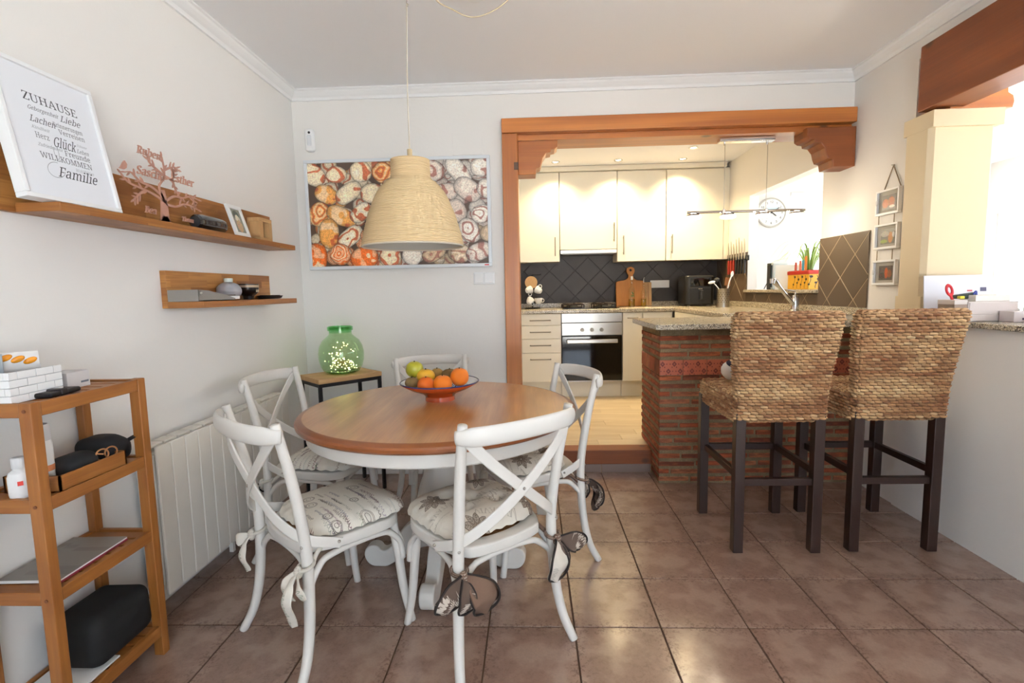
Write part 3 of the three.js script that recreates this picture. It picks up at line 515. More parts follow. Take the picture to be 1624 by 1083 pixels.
// things on the pass-through sill
const SY = 1.262;
{
  const t = thing('tablet_stand', 'black tablet in a silver stand on the pass-through sill', 'tablet', [2.2, SY, -4.68], 0);
  part('case', bb(-.06, .08, 0, .235, -.02, .045, { r: .006, seg: 2 }), rubber, t); part('bezel', bb(-.055, .075, .002, .233, .045, .085, { r: .006 }), M('#b8c0c0', .4), t); part('screen', bb(-.063, -.058, .02, .215, .055, .08), M('#23303a', .2), t); part('prop', tube([[-.02, .12, -.02], [-.03, .06, -.07], [-.03, .006, -.13]], .004), black, t);
  const d = thing('drawing_card', 'white card with small leaf drawings beside the planter', 'card', [2.23, SY, -4.45], 0); d.rotation.y = -.45;
  part('card', bb(-.12, .12, 0, .21, -.002, .002), photo(256, 256, (g, w, h) => { g.fillStyle = '#f2f3ee'; g.fillRect(0, 0, w, h); g.strokeStyle = g.fillStyle = '#7d8a6a'; for (let i = 0; i < 4; i++) for (let j = 0; j < 3; j++) { const x = 40 + j * 80, y = 40 + i * 54; g.beginPath(); g.ellipse(x, y, 16, 8, (i + j) % 3 - .8, 0, 7); g.fill(); g.fillStyle = i & 1 ? '#c8853c' : '#86946f'; } g.fillStyle = '#e8b08a'; g.fillRect(0, 210, w, 46); g.fillStyle = '#444'; for (let i = 0; i < 16; i++) g.fillRect(30 + i * 12, 20, 7, 4); }), d);
  const pl = thing('spider_plant', 'spider plant in a yellow planter box with red rim', 'plant', [2.24, SY, -4.19]);
  const pt = photo(256, 128, (g, w, h) => { g.fillStyle = '#e3ab34'; g.fillRect(0, 0, w, h); g.strokeStyle = '#3b3a1d'; g.lineWidth = 4; for (let i = 0; i < 6; i++) { g.beginPath(); g.moveTo(20 + i * 40, 118); g.bezierCurveTo(10 + i * 40, 80, 50 + i * 40, 70, 26 + i * 40, 14); g.stroke(); g.fillStyle = '#1f1a16'; g.beginPath(); g.arc(36 + i * 40, 26 + (i % 2) * 20, 10, 0, 7); g.fill(); g.beginPath(); g.arc(22 + i * 40, 88 - (i % 2) * 14, 8, 0, 7); g.fill(); } });
  const pb = box(.17, .125, .32, 0, .0625, 0, { r: .004, g: 'z' }); { const q = pb.attributes.position, u = pb.attributes.uv; for (let i = 0; i < q.count; i++) u.setXY(i, (q.getZ(i) + q.getX(i)) / .36 + .5, q.getY(i) / .125); }
  part('planter', pb, pt, pl); part('rim', bb(-.09, .09, .118, .15, -.165, .165, { r: .006 }), M('#b8281c', .4), pl); part('soil', bb(-.08, .08, .14, .152, -.155, .155), M('#3a2a1e', .95), pl);
  const leafM = [P('#9cc25a', .5, { transmission: .3, thickness: 0 }), P('#bfd98a', .5, { transmission: .3, thickness: 0 })];
  for (let i = 0; i < 22; i++) { const a = i * 2.4, l = rr(.18, .34), h = rr(.1, .25), c = Math.cos(a), s = Math.sin(a); part('leaf', sweep([[c * .02, .14, s * .03], [c * l * .35, .14 + h, s * l * .4], [c * l * .75, .14 + h * 1.05, s * l * .8], [c * l * 1.1, .14 + h * .55, s * l * 1.2]], { w: .009, h: .0012, n: 12, m: 4, scale: q => 1 - .85 * q * q }), leafM[i % 2], pl); }
  for (const [z, c, w, y] of [[.1, '#e58a3c', 'orange', .03], [.06, '#3f8fa8', 'blue', .0], [.02, '#d8705c', 'pink', .0], [-.05, '#b04a44', 'red', -.01]]) single('plant_tag', [bb(2.16, 2.164, SY + .13, SY + .23 + y, -4.19 + z - .015, -4.19 + z + .015)], M(c, .6), `${w} plant tag stuck in the yellow planter`, 'plant tag', 'plant tags');
}
{
  const c = thing('wall_clock', 'round white wall clock seen through the pass-through', 'clock', [2.755, 2.125, -6.0]);
  part('case', lathe([[0, 0], [.165, 0], [.17, .01], [.165, .025], [.155, .028], [.15, .02], [0, .02]], 40).rotateX(Math.PI / 2), M('#a8a59c', .4), c);
  const fg = new THREE.CircleGeometry(.15, 40).translate(0, 0, .0215);
  part('dial', fg, photo(256, 256, (g, w, h) => { g.fillStyle = '#c9c9c4'; g.fillRect(0, 0, w, h); g.fillStyle = '#4d504e'; g.font = 'bold 30px sans-serif'; g.textAlign = 'center'; g.textBaseline = 'middle'; for (let i = 1; i <= 12; i++) { const a = i * Math.PI / 6; g.fillText(String(i), 128 + 100 * Math.sin(a), 128 - 100 * Math.cos(a)); } g.fillStyle = '#a9c0c6'; g.fillRect(70, 78, 116, 26); }), c);
  for (const [a, l, n] of [[2.2, .085, 'hour_hand'], [1.0, .12, 'minute_hand']]) part(n, box(.009, l, .003, 0, l / 2 - .02, 0).rotateZ(-a).translate(0, 0, .026 + l * .02), black, c);
}

// ================================================================ DINING TABLE
const TC = [-.43, -2.285], TY = .78;
{
  const t = thing('dining_table', 'round pedestal table with honey wood top and white base', 'table', [TC[0], 0, TC[1]]);
  const rt = .625, band = lathe([[rt - .03, TY], [rt - .018, TY - .002], [rt - .012, TY - .006], [rt - .004, TY - .009], [rt, TY - .017], [rt - .001, TY - .028], [rt - .01, TY - .037], [rt - .03, TY - .042]], 96, .5), top = lathe([[0, TY], [rt - .03, TY], [rt - .031, TY - .042], [0, TY - .042]], 96, .5);
  { const p = top.attributes.position, uv = top.attributes.uv; for (let i = 0; i < p.count; i++) uv.setXY(i, p.getZ(i) + p.getY(i), p.getX(i)); const q = band.attributes.position, w = band.attributes.uv; for (let i = 0; i < q.count; i++) w.setXY(i, Math.atan2(q.getZ(i), q.getX(i)) * .62, q.getY(i) * 1.5 + Math.hypot(q.getX(i), q.getZ(i))); }
  part('edge_band', band, P('#c09a78', .35, { map: T.table, clearcoat: .4, clearcoatRoughness: .25 }), t, 'darker moulded edge of the tabletop');
  part('tabletop', top, tableWood, t);
  part('apron', lathe([[.5, TY - .042], [.575, TY - .042], [.583, TY - .05], [.583, TY - .094], [.577, TY - .1], [.545, TY - .1], [.54, TY - .05]], 80, .5), whiteFurn, t);
  part('pedestal', lathe([[0, TY - .042], [.16, TY - .045], [.16, TY - .08], [.1, TY - .1], [.083, TY - .12], [.083, TY - .14], [.1, TY - .15], [.1, TY - .165], [.078, TY - .18], [.072, .55], [.085, .47], [.108, .40], [.122, .34], [.118, .29], [.1, .26], [.104, .25], [.104, .225], [.085, .2], [.085, .12], [.07, .1], [0, .1]], 48, .7), whiteFurn, t);
  // scroll foot, drawn in the plane (distance from axis, height)
  const s = new THREE.Shape(); s.moveTo(.06, .235); s.bezierCurveTo(.15, .24, .19, .2, .235, .13); s.bezierCurveTo(.262, .085, .29, .07, .305, .084); s.bezierCurveTo(.312, .1, .33, .108, .348, .104); s.bezierCurveTo(.385, .096, .395, .06, .378, .03); s.bezierCurveTo(.368, .01, .35, 0, .33, 0); s.lineTo(.285, 0); s.bezierCurveTo(.23, .01, .17, .1, .06, .105); s.closePath();
  const fg = extrude(s, .062, .007, { bs: 3, cs: 16 }).translate(0, 0, -.031);
  for (let i = 0; i < 4; i++) part('scroll_foot', fg.clone().rotateY(Math.PI / 2 * i + 88 * R), whiteFurn, t);
}
// ================================================================ CHAIRS (front towards -z, origin on the floor under the seat)
const chairProto = (() => {
  const o = new THREE.Group(), SH = .455;
  const seatShape = (e) => { const s = new THREE.Shape(), w = .215 - e, wr = .185 - e, f = .2 - e, b = .2 - e; s.moveTo(-w * .55, -f); s.bezierCurveTo(-.05, -f - .012, .05, -f - .012, w * .55, -f); s.bezierCurveTo(w * .95, -f + .005, w * 1.03, -f + .06, w, -.06); s.bezierCurveTo(w * .98, .06, wr * 1.05, b - .08, wr * .8, b - .02); s.bezierCurveTo(wr * .5, b + .01, -wr * .5, b + .01, -wr * .8, b - .02); s.bezierCurveTo(-wr * 1.05, b - .08, -w * .98, .06, -w, -.06); s.bezierCurveTo(-w * 1.03, -f + .06, -w * .95, -f + .005, -w * .55, -f); return s; };
  const ring = seatShape(0); ring.holes.push(seatShape(.055));
  part('seat_frame', extrude(ring, .04, .007, { bs: 3 }).rotateX(-Math.PI / 2).scale(1, 1, -1).translate(0, SH - .04, 0), whiteFurn, o);
  { const g = o.children[0].geometry, gg = g.index ? g.toNonIndexed() : g; const p = gg.attributes.position.array; for (let i = 0; i < p.length; i += 9) for (let k = 0; k < 3; k++) { const t = p[i + 3 + k]; p[i + 3 + k] = p[i + 6 + k]; p[i + 6 + k] = t; } gg.deleteAttribute('normal'); o.children[0].geometry = toCreasedNormals(gg, .6); }
  const cg = new THREE.ShapeGeometry(seatShape(.052), 10); { const p = cg.attributes.position, uv = cg.attributes.uv; for (let i = 0; i < p.count; i++) uv.setXY(i, p.getX(i), p.getY(i)); } part('cane_panel', cg.rotateX(-Math.PI / 2).translate(0, SH - .008, 0), cane, o, 'woven brown cane panel');
  for (const s of [-1, 1]) {
    part('leg', tube([[s * .165, SH - .03, -.165], [s * .178, .3, -.178], [s * .19, .14, -.19], [s * .207, 0, -.212]], .017, { n: 20, m: 12, up: [0, 0, 1], scale: t => 1.15 - .3 * t }), whiteFurn, o);
    part('back_post', tube([[s * .243, .001, .262], [s * .225, .09, .222], [s * .21, .22, .198], [s * .2, .4, .19], [s * .198, .52, .197], [s * .205, .7, .226], [s * .216, .9, .272]], .0175, { n: 44, m: 12, up: [1, 0, 0], scale: t => .9 + .2 * Math.sin(Math.PI * t) }), whiteFurn, o);
    part('cross_slat', sweep([[s * .215, .862, .279], [s * .13, .77, .292], [s * .0, .655, .282 + s * .004], [-s * .12, .555, .25], [-s * .2, .49, .19], [-s * .226, .445, .08]], { w: .0042, h: .0185, n: 40, m: 12, up: [0, 1, .0], round: false, t: .5 }), whiteFurn, o);
    part('brace', tube([[s * .2, .27, -.186], [s * .196, .34, -.178], [s * .19, .392, -.13], [s * .188, .402, -.05], [s * .188, .402, .05], [s * .192, .392, .13], [s * .205, .34, .18], [s * .21, .27, .194]], .0115, { n: 40, m: 8, up: [1, .01, 0], t: .3 }), whiteFurn, o);
    part('brace', tube([[-.205 * (s > 0 ? 1 : .92), .27, s * .19], [-.19, .34, s * .186], [-.13, .392, s * .18], [-.05, .403, s * .178], [.05, .403, s * .178], [.13, .392, s * .18], [.19, .34, s * .186], [.205 * (s > 0 ? 1 : .92), .27, s * .19]], .0115, { n: 40, m: 8, up: [0, .01, 1], t: .3 }), whiteFurn, o);
  }
  part('top_rail', sweep([[-.235, .862, .262], [-.212, .865, .292], [-.13, .87, .33], [0, .872, .345], [.13, .87, .33], [.212, .865, .292], [.235, .862, .262]], { w: .0115, h: .031, n: 40, m: 14, up: [0, 1, 0], scale: t => { const e = Math.min(t, 1 - t); return [1, .72 + .28 * ss(0, .12, e)]; } }), whiteFurn, o);
  part('screw', [[-.215, .862, .287], [.215, .862, .287], [0, .655, .29], [-.232, .455, .09], [.232, .455, .09], [-.205, .47, .208], [.205, .47, .208]].map(p => new THREE.SphereGeometry(.0055, 8, 6).translate(...p)), steel, o);
  return o;
})();
const CH = [
  ['A', -.79, -1.85, -40.5, 'white cross-back chair nearest the wooden rack, script cushion on it'],
  ['B', -.214, -1.82, 38.8, 'white cross-back chair nearest the camera with brown cushion ties'],
  ['C', -1.085, -2.51, -96.3, 'white cross-back chair in front of the radiator'],
  ['D', -.54, -2.85, -160, 'white cross-back chair behind the fruit bowl'],
  ['E', -.03, -2.45, 112.4, 'white cross-back chair beside the kitchen step'],
];
const chairAt = {};
CH.forEach(([k, x, z, a, label]) => {
  const c = chairProto.clone(); c.name = numbered('dining_chair'); c.position.set(x, 0, z); c.rotation.y = a * R; c.userData = { label, category: 'chair', group: 'white cross-back dining chairs' }; scene.add(c); chairAt[k] = c;
});
// cushions with ties
function scribble(g, x, y, w, size) { g.beginPath(); let cx = x; g.moveTo(cx, y); while (cx < x + w) { const a = size * rr(.3, 1.0); g.bezierCurveTo(cx + size * .2, y - a, cx + size * .45, y - a * .6, cx + size * .4, y + size * .1); cx += size * rr(.4, .7); g.lineTo(cx, y - size * .05); } g.stroke(); }
T.script = canvasTex(1024, 1024, (g, w, h) => {
  g.fillStyle = '#e0dacd'; g.fillRect(0, 0, w, h);
  for (let i = 0; i < 60; i++) { g.strokeStyle = `rgba(${60 + rnd() * 60 | 0},${55 + rnd() * 50 | 0},${50 + rnd() * 50 | 0},${rr(.35, .9)})`; g.lineWidth = rr(1.2, 4); scribble(g, rr(-40, 960), rr(0, 1024), rr(90, 330), rr(16, 46)); }
  for (let i = 0; i < 9; i++) { const x = rr(60, 960), y = rr(60, 960), r = rr(28, 60); g.strokeStyle = 'rgba(80,70,62,.65)'; g.lineWidth = 4; for (const k of [1, .82, .4]) { g.beginPath(); g.ellipse(x, y, r * k, r * k * .8, .3, 0, 7); g.stroke(); } scribble(g, x - 50, y + r + 40, 110, rr(22, 40)); }
}, [.5, .5]);
T.floral = canvasTex(1024, 1024, (g, w, h) => {
  g.fillStyle = '#d8d0c2'; g.fillRect(0, 0, w, h);
  g.fillStyle = 'rgba(150,138,124,.5)'; for (let i = 0; i < 12; i++) { g.save(); g.translate(rr(0, 900), rr(0, 1000)); g.rotate(rr(-.4, .4)); g.font = `${rr(44, 86) | 0}px serif`; g.fillText('VIVATVM', 0, 0); g.restore(); }
  for (let i = 0; i < 30; i++) { g.strokeStyle = 'rgba(100,88,78,.4)'; g.lineWidth = 2; scribble(g, rr(-40, 900), rr(0, 1024), rr(120, 300), rr(14, 26)); }
  for (const [x, y, r] of [[250, 260, 120], [760, 420, 110], [330, 800, 120], [880, 900, 100], [900, 90, 90]]) for (let k = 0; k < 9; k++) { const a = k / 9 * 6.283 + x; g.save(); g.translate(x, y); g.rotate(a); g.fillStyle = 'rgba(120,104,90,.45)'; g.strokeStyle = 'rgba(70,56,48,.8)'; g.lineWidth = 4; g.beginPath(); g.moveTo(10, 0); g.bezierCurveTo(r * .4, -r * .34, r * .8, -r * .2, r, 0); g.bezierCurveTo(r * .8, r * .2, r * .4, r * .34, 10, 0); g.fill(); g.stroke(); g.beginPath(); g.moveTo(10, 0); g.lineTo(r * .9, 0); for (let q = .3; q < .9; q += .15) { g.moveTo(r * q, 0); g.lineTo(r * (q + .1), -r * .12); g.moveTo(r * q, 0); g.lineTo(r * (q + .1), r * .12); } g.lineWidth = 2.5; g.stroke(); g.restore(); }
}, [.5, .5]);
T.brownTie = canvasTex(256, 256, (g, w, h) => { g.fillStyle = '#6f5748'; g.fillRect(0, 0, w, h); g.strokeStyle = '#d9cfc0'; g.fillStyle = '#e8e0d4'; g.lineWidth = 3; for (let i = 0; i < 14; i++) scribble(g, rr(0, 200), rr(0, 110), rr(40, 120), rr(10, 22)); g.font = 'bold 52px serif'; g.fillText('IBO', 60, 130); }, [.16, .16]);
const fabric = (map) => M('#ffffff', .95, { map, bumpMap: T.noise, bumpScale: .0006 });
T.brownTie2 = canvasTex(256, 256, (g, w, h) => { g.fillStyle = '#5a4a40'; g.fillRect(0, 0, w, h); g.strokeStyle = '#c9beb0'; for (let i = 0; i < 30; i++) { g.lineWidth = rr(2, 6); scribble(g, rr(0, 220), rr(0, 250), rr(30, 90), rr(14, 34)); } }, [.16, .16]);
const fScript = fabric(T.script), fFloral = fabric(T.floral), fBrown = fabric(T.brownTie), fBrown2 = fabric(T.brownTie2), piping = M('#2a211d', .9);
function padGeo(w, d, h, tuft, s0) {
  const N = 56, pos = [], uv = [], idx = [];
  for (const side of [1, -1]) for (let i = 0; i <= N; i++) for (let j = 0; j <= N; j++) {
    const a = i / N * 2 - 1, b = j / N * 2 - 1, e = 4.6; // square to squircle
    const m = Math.max(Math.abs(a), Math.abs(b)) || 1e-6, l = (Math.abs(a) ** e + Math.abs(b) ** e) ** (1 / e) || 1e-6, k = m / l, x = a * k, z = b * k, q = Math.min(1, m);
    const taper = 1 - .1 * ((z + 1) / 2);
    let y = Math.pow(1 - q ** 4, .55) * h * (side > 0 ? 1 : -.12);
    if (side > 0) { for (const [tx, tz] of tuft) { const dd = Math.hypot(x - tx, z - tz); y -= h * .5 * Math.exp(-dd * dd / .012) + h * .15 * Math.exp(-dd * dd / .08); } y += h * .12 * (fbm(a * .25 + .5, b * .25 + .5, 6, 6, 2, s0) - .5); }
    y += .006 * Math.sin(Math.atan2(z, x) * 26 + s0) * Math.max(0, q - .75) * 2;
    pos.push(x * w / 2 * taper, y, z * d / 2); uv.push(x * w / 2 + s0 * .13, z * d / 2 + s0 * .21);
  }
  const M1 = (N + 1) * (N + 1);
  for (let s = 0; s < 2; s++) for (let i = 0; i < N; i++) for (let j = 0; j < N; j++) { const a = s * M1 + i * (N + 1) + j, b = a + 1, c = a + N + 1, d2 = c + 1; s ? idx.push(a, c, b, b, c, d2) : idx.push(a, b, c, b, d2, c); }
  const g = new THREE.BufferGeometry(); g.setAttribute('position', new THREE.Float32BufferAttribute(pos, 3)); g.setAttribute('uv', new THREE.Float32BufferAttribute(uv, 2)); g.setIndex(idx); g.computeVertexNormals(); return g;
}
function tail(len, wid, mid, bend, back) { // hanging tie end: a leaf-shaped strip of cloth
  const pts = [[0, 0, 0], [mid * .4, -len * .12, bend * .6], [mid, -len * .5, bend], [mid + back, -len, bend * .6]];
  const sc = t => [(.3 + .7 * ss(0, .55, t)) * Math.sqrt(Math.max(.02, 1 - ((t - .7) / .3 > 0 ? ((t - .7) / .3) ** 3 : 0))), 1];
  return { cloth: sweep(pts, { w: wid, h: .0035, n: 20, m: 10, up: [0, 0, 1], scale: sc }), c: curve(pts), sc, wid };
}
function pipe(tl) { const pts = [], n = 14; for (const s of [1, -1]) for (let i = 0; i <= n; i++) { const t = s > 0 ? i / n : 1 - i / n, P0 = tl.c.getPointAt(t), Tn = tl.c.getTangentAt(t), Bn = Tn.clone().cross(V(0, 0, 1)).normalize(); pts.push(P0.addScaledVector(Bn, s * tl.wid * tl.sc(t)[0])); } return sweep(curve(pts, .5), { w: .0035, h: .0045, n: 60, m: 6, up: [0, 0, 1] }); }
function bow(parent, x, y, z, mats, edge, list) { // list: length, half width, sideways, outwards, material
  const b = new THREE.Group(); b.name = 'tie'; b.position.set(x, y, z); parent.add(b);
  part('knot', [new THREE.SphereGeometry(.018, 14, 10).scale(1, 1.2, .8).translate(0, 0, .026), new THREE.TorusGeometry(.026, .007, 8, 24).rotateX(Math.PI / 2 + .25).translate(0, .012, 0)], mats[0], b);
  part('strap', tube([[0, .0, -.02], [-Math.sign(x) * .02, .03, -.05], [-Math.sign(x) * .03, .05, -.09]], .008, { n: 10 }), mats[0], b);
  list.forEach(([len, wid, mid, out, mi]) => { const t = tail(len, wid, mid, out, mid * .15), g = t.cloth, p = g.attributes.position; for (let i = 0; i < p.count; i++) { const yy = p.getY(i), xx = p.getX(i); p.setZ(i, p.getZ(i) + .17 * wid * Math.sin(xx * 95 + mid * 40) * ss(0, .03, -yy) + .06 * wid * Math.sin(yy * 70)); } g.computeVertexNormals(); const m = part('tail', g.translate(0, 0, .02), mats[mi], b); if (edge) part('piping', pipe(t).translate(0, 0, .022), piping, m); });
}
const TIES = {
  A: [[[.13, .03, .012, .05, 0], [.05, .024, -.04, .045, 0]], [[.165, .036, .015, .06, 0], [.1, .032, -.02, .04, 0], [.06, .026, .06, .035, 0]]],
  B: [[[.125, .05, .05, .06, 0], [.105, .03, -.012, .05, 2], [.075, .042, -.075, .045, 2]], [[.135, .042, -.03, .055, 1], [.06, .036, .085, .035, 2], [.12, .028, .0, .04, 2]]],
  C: [[[.09, .02, .02, .035, 1], [.06, .02, -.04, .04, 1]], [[.09, .02, .02, .035, 1], [.06, .02, -.04, .04, 1]]],
  D: [[[.1, .02, .01, .035, 0]], [[.1, .02, .01, .035, 0]]],
  E: [[[.11, .04, -.045, .05, 2], [.145, .034, -.015, .055, 2], [.12, .042, .075, .04, 1]], [[.11, .04, -.055, .05, 2], [.14, .03, -.015, .05, 1], [.115, .04, .07, .035, 1]]],
};
[['A', fScript, [fScript], 0, .052, [], 1, 'cream cushion with black script print on the chair by the rack'],
 ['B', fFloral, [fBrown, fFloral, fBrown2], 1, .068, [[-.35, -.35], [.35, -.35], [-.35, .35], [.35, .35], [0, 0]], 2, 'tufted beige cushion with flower print on the chair nearest the camera'],
 ['C', fScript, [fScript, fScript], 1, .05, [], 5, 'cream script cushion on the chair in front of the radiator'],
 ['D', fScript, [fScript], 0, .05, [], 7, 'cream cushion on the chair behind the fruit bowl'],
 ['E', fFloral, [fBrown, fFloral, fBrown2], 1, .065, [[-.35, -.35], [.35, -.35], [-.35, .35], [.35, .35], [0, 0]], 4, 'tufted beige flower cushion on the chair beside the kitchen step']].forEach(([k, m, ties, edge, h, tuft, s0, label]) => {
  const c = chairAt[k], u = thing('seat_cushion', label, 'cushion', [c.position.x, .459, c.position.z], c.rotation.y, 'tied seat cushions');
  part('pad', padGeo(.43, .385, h, tuft, s0).translate(0, .006, -.045), m, u);
  [-1, 1].forEach((s, i) => bow(u, s * .2, -.07, .196, ties, edge, TIES[k][i]));
});
// ================================================================ FRUIT BOWL
const BX = -.45, BZ = -2.40;
{
  const b = thing('fruit_bowl', 'terracotta footed bowl with blue and white painted rim', 'bowl', [BX, TY, BZ]);
  const terr = P('#b5481d', .25, { clearcoat: .5 });
  part('shell', lathe([[0, .026], [.062, .026], [.066, .0], [.072, 0], [.07, .02], [.082, .034], [.14, .056], [.188, .084], [.19, .089], [.185, .0895]], 64, .8), terr, b);
  const pt = canvasTex(1024, 128, (g, w, h) => { g.fillStyle = '#e6e7e4'; g.fillRect(0, 0, w, h); g.strokeStyle = g.fillStyle = '#2b356e'; g.lineWidth = 5; g.fillRect(0, 108, w, 20); for (let i = 0; i < 24; i++) { const x = i * w / 24; g.beginPath(); g.arc(x + 20, 60, 18, 0, 5); g.stroke(); g.beginPath(); g.ellipse(x + 20, 62, 7, 12, .4, 0, 7); g.fill(); g.beginPath(); g.moveTo(x, 100); g.quadraticCurveTo(x + 20, 70, x + 42, 100); g.stroke(); } });
  part('glazed_inside', lathe([[.0, .036], [.07, .038], [.135, .06], [.185, .09]], 64, 0), P('#ffffff', .2, { map: pt }), b, 'white glazed inside with blue pattern');
  part('rim', new THREE.TorusGeometry(.1875, .0035, 8, 72).rotateX(Math.PI / 2).translate(0, .089, 0), P('#26285a', .25), b, 'dark blue rim');
}
{
  const fr = (name, label, r, x, y, z, mat, sc = [1, 1, 1], rot = 0) => {
    const o = thing(name, label, 'fruit', [BX + x, TY + y, BZ + z], rot, 'fruit in the terracotta bowl');
    const g = new THREE.SphereGeometry(r, 28, 20), p = g.attributes.position; for (let i = 0; i < p.count; i++) { const v = V(p.getX(i), p.getY(i), p.getZ(i)), n = 1 + .03 * (vn(v.x * 60 + 50, v.y * 60 + v.z * 40 + 50, 999, 999, 3) - .5) - .12 * Math.exp(-(v.x * v.x + v.z * v.z) / (r * r * .05)) * (v.y > 0 ? 1 : .5); v.multiplyScalar(n); p.setXYZ(i, v.x * sc[0], v.y * sc[1], v.z * sc[2]); } g.computeVertexNormals();
    part('flesh', g, mat, o); part('stem', cyl(.003, .0025, .012, 0, r * sc[1] * .9, 0, { n: 6 }), M('#4a3a1c', .8), o);
  };
  const or = P('#e5780f', .4, { bumpMap: T.noise, bumpScale: .0008 }), or2 = P('#d9650f', .42, { bumpMap: T.noise, bumpScale: .0008 }), kiwi = M('#6b5530', .9), app = P('#a8a52e', .35), lem = P('#d9a52a', .4);
  fr('orange', 'orange at the front middle of the bowl', .04, -.045, .092, .105, or2, [1, .95, 1]);
  fr('orange', 'largest orange at the front right of centre', .045, .032, .095, .098, or, [1, .92, 1]);
  fr('orange', 'orange highest on the right of the bowl', .044, .105, .118, .05, or, [1, 1, 1]);
  fr('mandarin', 'yellow-orange mandarin behind the front oranges', .04, -.06, .12, .03, lem, [1.1, .9, 1]);
  fr('apple', 'yellow-green apple at the top left of the bowl', .043, -.118, .15, .008, app, [1, .95, 1]);
  fr('kiwi', 'brown kiwi at the front left under the apple', .033, -.115, .098, .085, kiwi, [1, .85, 1.2], .4);
  fr('kiwi', 'brown kiwi at the back right beside the highest orange', .031, .05, .125, .0, kiwi, [1.25, .8, 1]);
  fr('pear', 'small olive-brown fruit at the back middle', .032, -.015, .122, -.02, M('#8a6a2c', .6), [1, .9, 1]);
}
// ================================================================ BAR STOOLS
function woven(w, h, d, nx, ny, nz, r, warp, rowAxis) {
  const g = new THREE.BoxGeometry(w, h, d, nx, ny, nz), p = g.attributes.position, nn = g.attributes.normal, uv = g.attributes.uv, hw = w / 2 - r, hh = h / 2 - r, hd = d / 2 - r;
  for (let i = 0; i < p.count; i++) {
    const v = V(p.getX(i), p.getY(i), p.getZ(i)), n = V(nn.getX(i), nn.getY(i), nn.getZ(i));
    const c = V(cl(v.x, -hw, hw), cl(v.y, -hh, hh), cl(v.z, -hd, hd)), q = v.clone().sub(c);
    const ax = Math.abs(n.x) > .5 ? 0 : Math.abs(n.y) > .5 ? 1 : 2, U = ax === 0 ? v.z : v.x, W = ax === 1 ? v.z : v.y;
    uv.setXY(i, U + .7 + ax * .13, W + .9);
    const edge = Math.min(...[0, 1, 2].filter(k => k !== ax).map(k => [w, h, d][k] / 2 - Math.abs(v.getComponent(k))));
    if (q.lengthSq() > 1e-12) { q.normalize(); v.copy(c).addScaledVector(q, r); } else q.copy(n);
    const s = strand(md((U + .7 + ax * .13) / .5, 1), md((W + .9) / .5, 1));
    v.addScaledVector(q, .010 * s.b * ss(0, .01, edge) + .0025 * (rowAxis ? 0 : Math.sin(W * 400) * (1 - ss(0, .012, edge))));
    warp(v); p.setXYZ(i, v.x, v.y, v.z);
  }
  g.computeVertexNormals(); return g;
}
const stoolProto = (() => {
  const o = new THREE.Group(), legs = [[-.185, .215], [.185, .215], [-.205, -.225], [.205, -.225]];
  for (const [x, z] of legs) part('leg', bb(x - .024, x + .024, 0, .7, z - .024, z + .024, { r: .004, g: 'y' }), darkWood, o);
  part('stretcher', bb(-.165, .165, .335, .37, .198, .226, { r: .003 }), darkWood, o); part('stretcher', bb(-.185, .185, .375, .41, -.238, -.212, { r: .003 }), darkWood, o);
  for (const s of [-1, 1]) part('stretcher', bb(s * .194 - .012, s * .194 + .012, .375, .41, -.2, .195, { r: .003, g: 'z' }), darkWood, o);
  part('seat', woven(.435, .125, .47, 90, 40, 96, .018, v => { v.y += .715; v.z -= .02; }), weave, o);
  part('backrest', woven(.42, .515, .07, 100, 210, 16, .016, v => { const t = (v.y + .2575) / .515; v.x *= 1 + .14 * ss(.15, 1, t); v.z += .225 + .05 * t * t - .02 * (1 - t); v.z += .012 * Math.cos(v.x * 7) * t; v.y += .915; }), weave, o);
  return o;
})();
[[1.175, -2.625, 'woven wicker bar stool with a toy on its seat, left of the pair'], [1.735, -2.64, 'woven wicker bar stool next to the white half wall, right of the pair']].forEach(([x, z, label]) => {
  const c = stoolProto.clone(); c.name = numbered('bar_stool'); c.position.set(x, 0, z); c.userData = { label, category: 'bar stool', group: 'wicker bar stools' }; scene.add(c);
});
{ const b = thing('plush_toy', 'white plush ball with a dark blue patch on the stool seat', 'toy', [1.085, .792, -2.76]); const g = new THREE.SphereGeometry(.055, 28, 20), p = g.attributes.position; for (let i = 0; i < p.count; i++) { const k = 1 + .05 * (h2(i, 3, 7) - .5); p.setXYZ(i, p.getX(i) * k, p.getY(i) * k * .95, p.getZ(i) * k); } g.computeVertexNormals(); part('body', g.translate(0, .052, 0), M('#e9e4dc', .95), b); part('patch', new THREE.SphereGeometry(.057, 20, 10, 0, 6.3, 0, .7).rotateX(.5).translate(.0, .053, 0), M('#141430', .9), b); }
